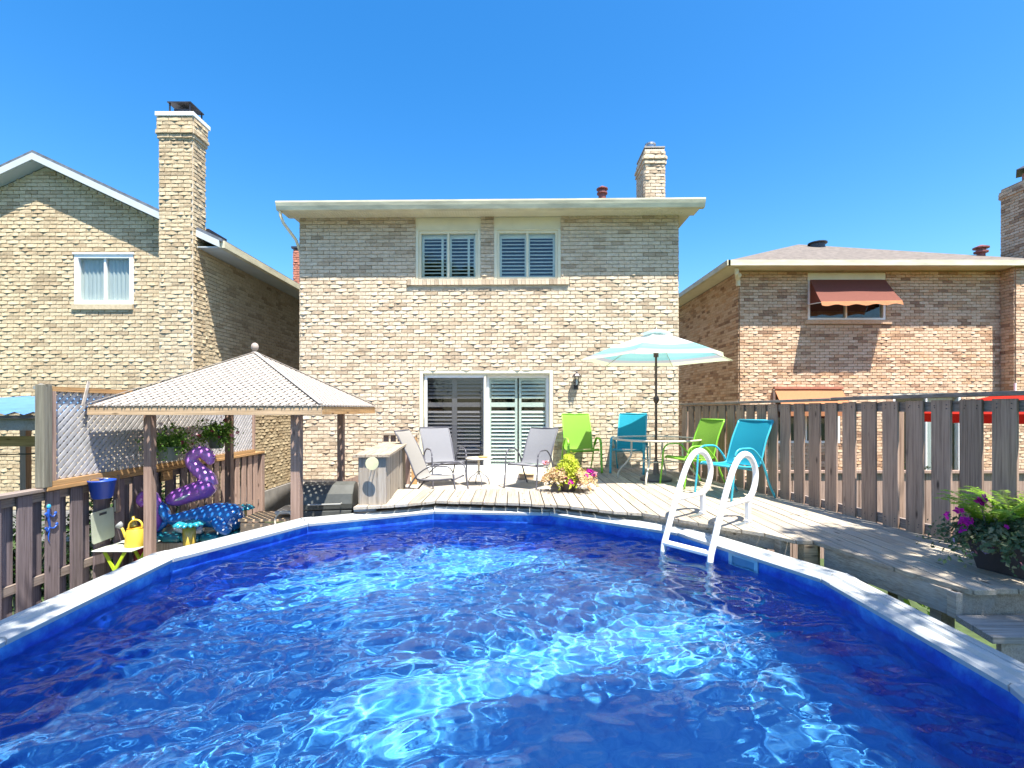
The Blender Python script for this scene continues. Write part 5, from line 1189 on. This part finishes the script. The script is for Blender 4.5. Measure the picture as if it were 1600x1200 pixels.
for lab, x, y, z0, h in (('yellow tapered inflatable leg with teal ruffle in front of the bench', -3.93, 5.90, PT, .76), ('yellow tapered inflatable leg with teal ruffle beside the far end of the bench', -3.60, 6.42, PT, .85)):
    t = thing('inflatable_leg', lab, 'pool float', (x, y, z0)); b = MB(); b.tube([(0, 0, 0), (0, 0, .1), (0, 0, h*.7), (0, 0, h)], [.035, .05, .065, .075], 14); b.build('leg', vy, t, smooth=True)
    b = MB(); nn = 14
    for k in range(nn): a = 2*math.pi*k/nn; c, s = math.cos(a), math.sin(a); b.tube([(c*.03, s*.03, h), (c*.12, s*.12, h+.02), (c*.17, s*.17, h+.005)], [.02, .03, .008], 7)
    b.build('ruffle', vinyl('teal vinyl ruffle', (.02, .26, .34)), t, smooth=True)
# weathered low box by the gazebo
t = thing('pump_cover', 'low weathered slatted wooden box near the end of the left fence', 'wooden box', (-3.12, 6.28, PT-.04))
for i in range(4): MB().box(-.32, -.2+i*.125, .80, .32, -.2+i*.125+.118, .83).build('slat', M['pine_x'], t, bevel=.003)
for i in range(5): MB().box(-.30, -.185, .1+i*.14, .30, -.17, .1+i*.14+.125).build('slat', M['pine_x'], t, bevel=.003)
for sx in (-.3, .24):
    for sy in (-.17, .25): MB().box(sx, sy, 0, sx+.06, sy+.045, .795).build('leg', M['pine_v'], t)
# hose loop
t = thing('garden_hose', 'loop of pale hose beside the near right gazebo post', 'hose', (-2.78, 5.9, 1.0)); b = MB(); b.tube([(.11*math.cos(a), .02*math.sin(a), .19+.11*math.sin(a)) for a in np.linspace(.3, 4.2, 18)]+[(-.06, 0, -.2), (-.06, 0, -.61)], .011, 8); b.build('hose', cream_m, t, smooth=True)

# ================================================================== BARBECUE, STAIRS, PLANK BOX
t = thing('barbecue', 'dark grey hooded gas barbecue between the right gazebo posts', 'barbecue', (-2.42, 6.42, PT+.04)); t.rotation_euler = (0, 0, R(8))
bq = plain('charcoal enamel', (.085, .09, .085), .35, .15, 6, .02); bq2 = plain('silver grey panel', (.42, .42, .40), .35, .08, 6, 0, .3)
prof = [(-.24, .84), (-.25, .92), (-.21, 1.04), (-.10, 1.14), (.02, 1.17), (.16, 1.14), (.22, 1.06), (.23, .84)]
b = MB(); n = len(prof); b.add([(-.33, y, z) for y, z in prof]+[(.33, y, z) for y, z in prof], [tuple(range(n)), tuple(range(n, 2*n))[::-1]]+[(i, n+i, n+(i+1) % n, (i+1) % n) for i in range(n)]); b.build('lid', bq, t, bevel=.02)
b = MB(); b.tube([(-.2, -.27, .93), (-.2, -.32, .93), (.2, -.32, .93), (.2, -.27, .93)], .011, 8); b.build('handle', bq2, t)
b = MB(); b.box(-.32, -.24, .66, .32, .23, .835); b.build('firebox', bq, t, bevel=.01)
b = MB(); b.box(-.29, -.25, .05, .29, .22, .64); b.build('cabinet', bq2, t, bevel=.01)
b = MB(); b.box(.34, -.22, .80, .62, .2, .84); b.build('side_shelf', M['white'], t, bevel=.01); b = MB(); b.box(-.62, -.22, .80, -.34, .2, .84); b.build('side_shelf', bq2, t, bevel=.01)
for k in range(3): b = MB(); b.tube([(-.18+k*.18, -.245, .74), (-.18+k*.18, -.28, .74)], .02, 10); b.build('knob', bq2, t)
for sx in (-.26, .26): b = MB(); b.tube([(sx, -.0, .05), (sx+.03, 0, .05)], .05, 12); b.build('wheel', M['metal_dark'], t)
t = thing('side_stairs', 'small brown plank stairs from the deck down behind the barbecue', 'stairs', (-2.1, 7.2, PT))
for i, z in enumerate((.86, .66, .45)):
    x1 = .22-i*.24
    for k in range(2): MB().box(x1-.25+k*.125, -.45, z, x1-.25+k*.125+.118, .35, z+.035).build('tread', M['pine_v'], t, bevel=.003)
for yy in (-.47, .36): MB().beam((-.62, yy, .34), (.25, yy, .92), .04, .2).build('stringer', M['pine_v'], t)
MB().beam((-.62, -.47, 1.02), (.28, -.47, 1.30), .045, .09).build('handrail', M['pine_v'], t)
for xx in (-.6, .2): MB().box(xx-.03, -.49, .35, xx+.03, -.43, 1.1+(.16 if xx > 0 else 0)-.06).build('baluster', M['pine_v'], t)
t = thing('plank_box', 'silver grey plank clad box with a round yellow disc at the left deck edge', 'wooden box', (-1.735, 6.4, DZ), R(6.3))
for k in range(3): MB().box(-.15+k*.103, -.67, 0, -.15+k*.103+.099, -.652, .56).build('cladding_board', M['weather_v'], t, bevel=.002)
for k in range(12):
    MB().box(.142, -.65+k*.105, 0, .158, -.65+k*.105+.1, .56).build('cladding_board', M['weather_v'], t, bevel=.002)
    MB().box(-.165, -.65+k*.105, 0, -.149, -.65+k*.105+.1, .56).build('cladding_board', M['weather_v'], t, bevel=.002)
b = MB(); b.box(-.14, -.64, 0, .135, .60, .555); b.build('core', M['deck_edge'], t)
for k in range(3): MB().box(-.21+k*.14, -.72, .562, -.21+k*.14+.134, 1.55, .595).build('top_board', M['weather_y'], t, bevel=.003)
MB().box(.05, .63, 0, .14, .72, .56).build('post', M['weather_v'], t); MB().box(.05, 1.42, -.19, .14, 1.51, .56).build('post', M['weather_v'], t)
for k in range(5): MB().box(.142, .74+k*.135, -.17, .158, .74+k*.135+.13, .56).build('cladding_board', M['weather_v'], t, bevel=.002)
D = thing('round_disc', 'round pale yellow disc standing out from the front of the plank box', 'disc ornament', (-1.63, 5.62, DZ+.50))
b = MB(); b.tube([(0, -.012, 0), (0, .0, 0)], .075, 28); b.build('disc', plain('pale yellow disc', (.62, .60, .36), .5), D)
for sx in (-.02, .02): b = MB(); b.tube([(sx, .005, 0), (sx, .11, .0)], .004, 6); b.build('prong', M['metal_dark'], D)
t = thing('porch_rail', 'short wooden railing with pale cap by the left edge of the patio door', 'railing', (-1.95, 8.55, LZ))
MB().box(-.35, -.06, .86, .28, .06, .90).build('cap_rail', M['weather_y'], t, bevel=.003)
for k in range(5): MB().box(-.33+k*.125, -.01, .0, -.33+k*.125+.09, .012, .86).build('baluster', M['pine_v'] if k < 4 else M['pine_y'], t)
MB().box(.17, -.045, 0, .26, -.012, .859).build('post', M['pine_y'], t)
MB().beam((.22, -.1, .86), (.22, -.62, .80), .09, .035).build('side_rail', M['weather_y'], t)

# ================================================================== NEIGHBOURS
t = thing('patio_cover', 'neighbour patio cover with blue sheet roof and wooden beams left of the lattice', 'patio cover', (-6.6, 6.6, 0))
blr = plain('blue roof sheet', (.10, .26, .55), .35, .15, 3, 0, .2)
b = MB(); nX = 60; x0, x1 = -8.4, -5.15
for i in range(nX):
    xa, xb = x0+(x1-x0)*i/nX, x0+(x1-x0)*(i+1)/nX; za, zb = .018*math.sin(i*1.57), .018*math.sin((i+1)*1.57)
    b.add([(xa, 5.6, 2.50+za), (xb, 5.6, 2.50+zb), (xb, 8.4, 2.76+zb), (xa, 8.4, 2.76+za)], [(0, 1, 2, 3)])
b.build('roof_sheet', blr, t, world=True, smooth=True)
MB().box(-8.4, 5.62, 2.44, -5.15, 5.66, 2.475).build('drip_edge', M['metal_dark'], t, world=True)
MB().box(-8.4, 5.68, 2.30, -5.16, 5.72, 2.435).build('beam', M['deck_edge'], t, world=True); MB().box(-8.4, 6.6, 2.04, -5.16, 6.65, 2.18).build('beam', M['pine_x'], t, world=True)
for x in (-8.3, -5.25):
    for y in (6.62, 8.2): MB().box(x-.05, y-.05+.08, 0, x+.05, y+.05+.08, 2.48 if y < 7 else 2.62).build('post', M['pine_v'], t, world=True)
b = MB(); b.tube([(-8.3, 6.3, 2.10)]+[(-8.3+3.1*i/12, 6.3, 2.02-.06*math.sin(math.pi*i/12)) for i in range(1, 12)]+[(-5.2, 6.3, 2.06)], .008, 5); b.build('cable', M['metal_dark'], t, world=True)
t = thing('roof_vent', 'small white metal vent hood on the wall above the blue patio roof', 'vent', (-9.05, 9.33, 2.72))
b = MB(); b.lathe([(.12, 0), (.12, .03), (.09, .04), (.09, .2), (.12, .21), (.12, .26), (.02, .32)], (0, 0, 0), 14); b.build('hood', M['steel'], t)
for k in range(6):
    a = k*1.047; b = MB(); b.beam((.1*math.cos(a), .1*math.sin(a), .04), (.1*math.cos(a), .1*math.sin(a), .2), .012, .012); b.build('bar', M['white'], t)
dark_l = leaf_mat('hedge leaves', [(0, (.012, .03, .008)), (.6, (.03, .07, .015)), (1, (.06, .12, .03))], .2)
def shrub(name, label, loc, rad, n, size, mat, seed, group=None, clumps=24):
    t = thing(name, label, 'shrub', loc, 0, group); rg = np.random.default_rng(seed); p, nr, rv = cloud(rg, n, rad, (0, 0, rad[2]), clumps, .38, .35)
    p[:, 2] = np.maximum(p[:, 2], .03); V, F, Q = leaves(p, nr, size, rg, .55, rndv=np.clip(rv*.6+rg.random(n)*.4, 0, 1)); tag(np_obj('foliage', V, F, Q, mat, t), kind='stuff')
    b = MB()
    for k in range(6):
        a = rg.uniform(0, 6.28); b.tube([(0, 0, 0), (rad[0]*.3*math.cos(a), rad[1]*.3*math.sin(a), rad[2]*.7), (rad[0]*.6*math.cos(a), rad[1]*.6*math.sin(a), rad[2]*1.3)], [.02, .014, .006], 5)
    b.build('stem', M['post_green'], t); return t
for k in range(6): shrub('hedge_shrub', ['dark green shrub behind the near end of the left fence', 'dark green shrub behind the fence just before the lizard ornament', 'dark green shrub behind the board with the blue lizard ornament', 'dark green shrub behind the blue bucket on the fence', 'dark green shrub behind the pale board and the near gazebo post', 'dark green shrub behind the fence beside the purple float'][k], (-5.55, 2.6+k*.95, 0), (.42, .66, .80), 1500, .06, dark_l, 50+k, 'shrubs behind the left fence')  # shrub row added so the gaps of the left fence look dark
t = thing('board_fence', 'low brown board fence in the right neighbour yard seen through the gaps', 'fence', (6.2, 8.3, 0))
x = 4.4
fm = MB().box(-.065, -.01, 0, .065, .01, 1.46).mesh('fence_board', M['pine_v'])
while x < 9.4: link('fence_board', fm, t, (x-6.2, random.uniform(-.004, .004), 0)); x += .142
MB().box(4.3, 8.24, 1.46, 9.5, 8.36, 1.50).build('top_cap', M['pine_v'], t, world=True); MB().box(4.3, 8.32, .4, 9.5, 8.36, .49).build('rail', M['pine_v'], t, world=True)
t = thing('market_umbrella', 'red parasol in the neighbour yard beyond the right fence', 'umbrella', (9.7, 9.4, 0))
redc = fabric('red parasol cloth', (.62, .03, .015), .45, 90); b = MB(); n = 8; rr_ = 1.55
for k in range(n):
    a0, a1 = 2*math.pi*k/n+.2, 2*math.pi*(k+1)/n+.2; p0, p1 = (rr_*math.cos(a0), rr_*math.sin(a0), 2.46), (rr_*math.cos(a1), rr_*math.sin(a1), 2.46); b.add([(0, 0, 2.90), p0, p1], [(0, 1, 2)])
b.build('canopy', redc, t)
b = MB()
for k in range(n):
    a0, a1 = 2*math.pi*k/n+.2, 2*math.pi*(k+1)/n+.2; b.add([(rr_*math.cos(a0), rr_*math.sin(a0), 2.46), (rr_*math.cos(a1), rr_*math.sin(a1), 2.46), (rr_*math.cos(a1), rr_*math.sin(a1), 2.29), (rr_*math.cos(a0), rr_*math.sin(a0), 2.29)], [(0, 1, 2, 3)])
b.build('valance', redc, t); b = MB(); b.lathe([(.02, 0), (.02, 3.05)], (0, 0, 0), 10); b.build('pole', M['white'], t); b = MB(); b.lathe([(.25, 0), (.25, .06), (.04, .1)], (0, 0, 0), 16); b.build('base', M['concrete'], t)
shrub('garden_shrub', 'bright lime shrub beyond the right fence under the red parasol', (8.2, 7.6, 0), (.7, .6, .75), 3500, .07, fern_l, 71)
shrub('garden_shrub', 'small green shrub growing under the walkway', (3.15, 4.1, 0), (.5, .8, .5), 1500, .06, fern_l, 72)
shrub('garden_shrub', 'green shrub by the neighbour sliding door beyond the fence', (9.3, 11.2, 0), (.6, .45, .65), 2200, .07, green_l, 73)

# ================================================================== TREES BEHIND THE CAMERA (they shade the pool and show in the panes)
bark = wood('bark', (.12, .09, .07), (.06, .045, .035), 2, .05, False)
def tree(label, base, trunk_h, blobs, seed, r0=.2):
    t = thing('shade_tree', label, 'tree', (*base, 0)); rg = np.random.default_rng(seed); B = Vector((*base, 0))
    tag(MB().tube(smooth_path([(0, 0, 0), (.05, .03, trunk_h*.5), (.0, .0, trunk_h)], 4), [r0*1.2]+[r0]*3+[r0*.8]*4+[r0*.6], 10).build('trunk', bark, t, smooth=True))
    for c, rad, n in blobs:
        c = Vector(c)-B; P = smooth_path([(0, 0, trunk_h*.8), ((c.x)*.45, (c.y)*.45, trunk_h*.8+(c.z-trunk_h*.8)*.6), tuple(c)], 4); m = len(P)
        MB().tube(P, list(np.linspace(r0*.45, .03, m)), 7).build('limb', bark, t, smooth=True)
        p, nr, rv = cloud(rg, n, rad, tuple(c), 26, .36, .3); V, F, Q = leaves(p, nr, .13, rg, .6, rndv=np.clip(rv*.6+rg.random(n)*.4, 0, 1)); tag(np_obj('crown', V, F, Q, tree_l, t), kind='stuff')
    return t
tree('tall leafy tree behind the camera on the right, shading the near deck and pool', (5.2, -2.6), 5.2, [((4.35, 1.8, 7.6), (.85, .9, .6), 1500), ((4.3, .3, 7.5), (.9, .9, .6), 1700), ((5.6, -.7, 7.6), (1.3, 1.3, .9), 2800), ((2.35, -.15, 7.3), (1.55, 1.15, .8), 5200), ((6.4, -1.2, 7.8), (2.0, 1.8, 1.4), 3000), ((4.6, -3.4, 8.6), (2.2, 2.0, 1.6), 2600)], 81, .24)
tree('tall leafy tree behind the camera on the left, shading the left fence and pool side', (-4.2, -2.4), 5.2, [((-2.8, .9, 7.2), (1.5, 1.9, .8), 4600), ((-1.85, .3, 7.2), (.6, 1.0, .6), 1300), ((-4.6, -.6, 7.6), (1.8, 1.6, 1.3), 3000), ((-4.2, -3.4, 8.2), (2.2, 2.0, 1.5), 2400)], 82, .22)
for k, (x, y) in enumerate(((-1.0, -9.5), (3.2, -11.5), (-6.5, -10.5), (8.5, -9.5))):
    tree(['leafy tree at the back of the garden, facing the patio door', 'leafy tree at the back of the garden right of the middle', 'leafy tree at the back left corner of the garden', 'leafy tree at the back right corner of the garden'][k], (x, y), 3.0, [((x, y, 4.2), (2.3, 2.0, 2.6), 4200), ((x+.8, y-.6, 6.4), (1.7, 1.6, 1.7), 2400)], 90+k, .2)
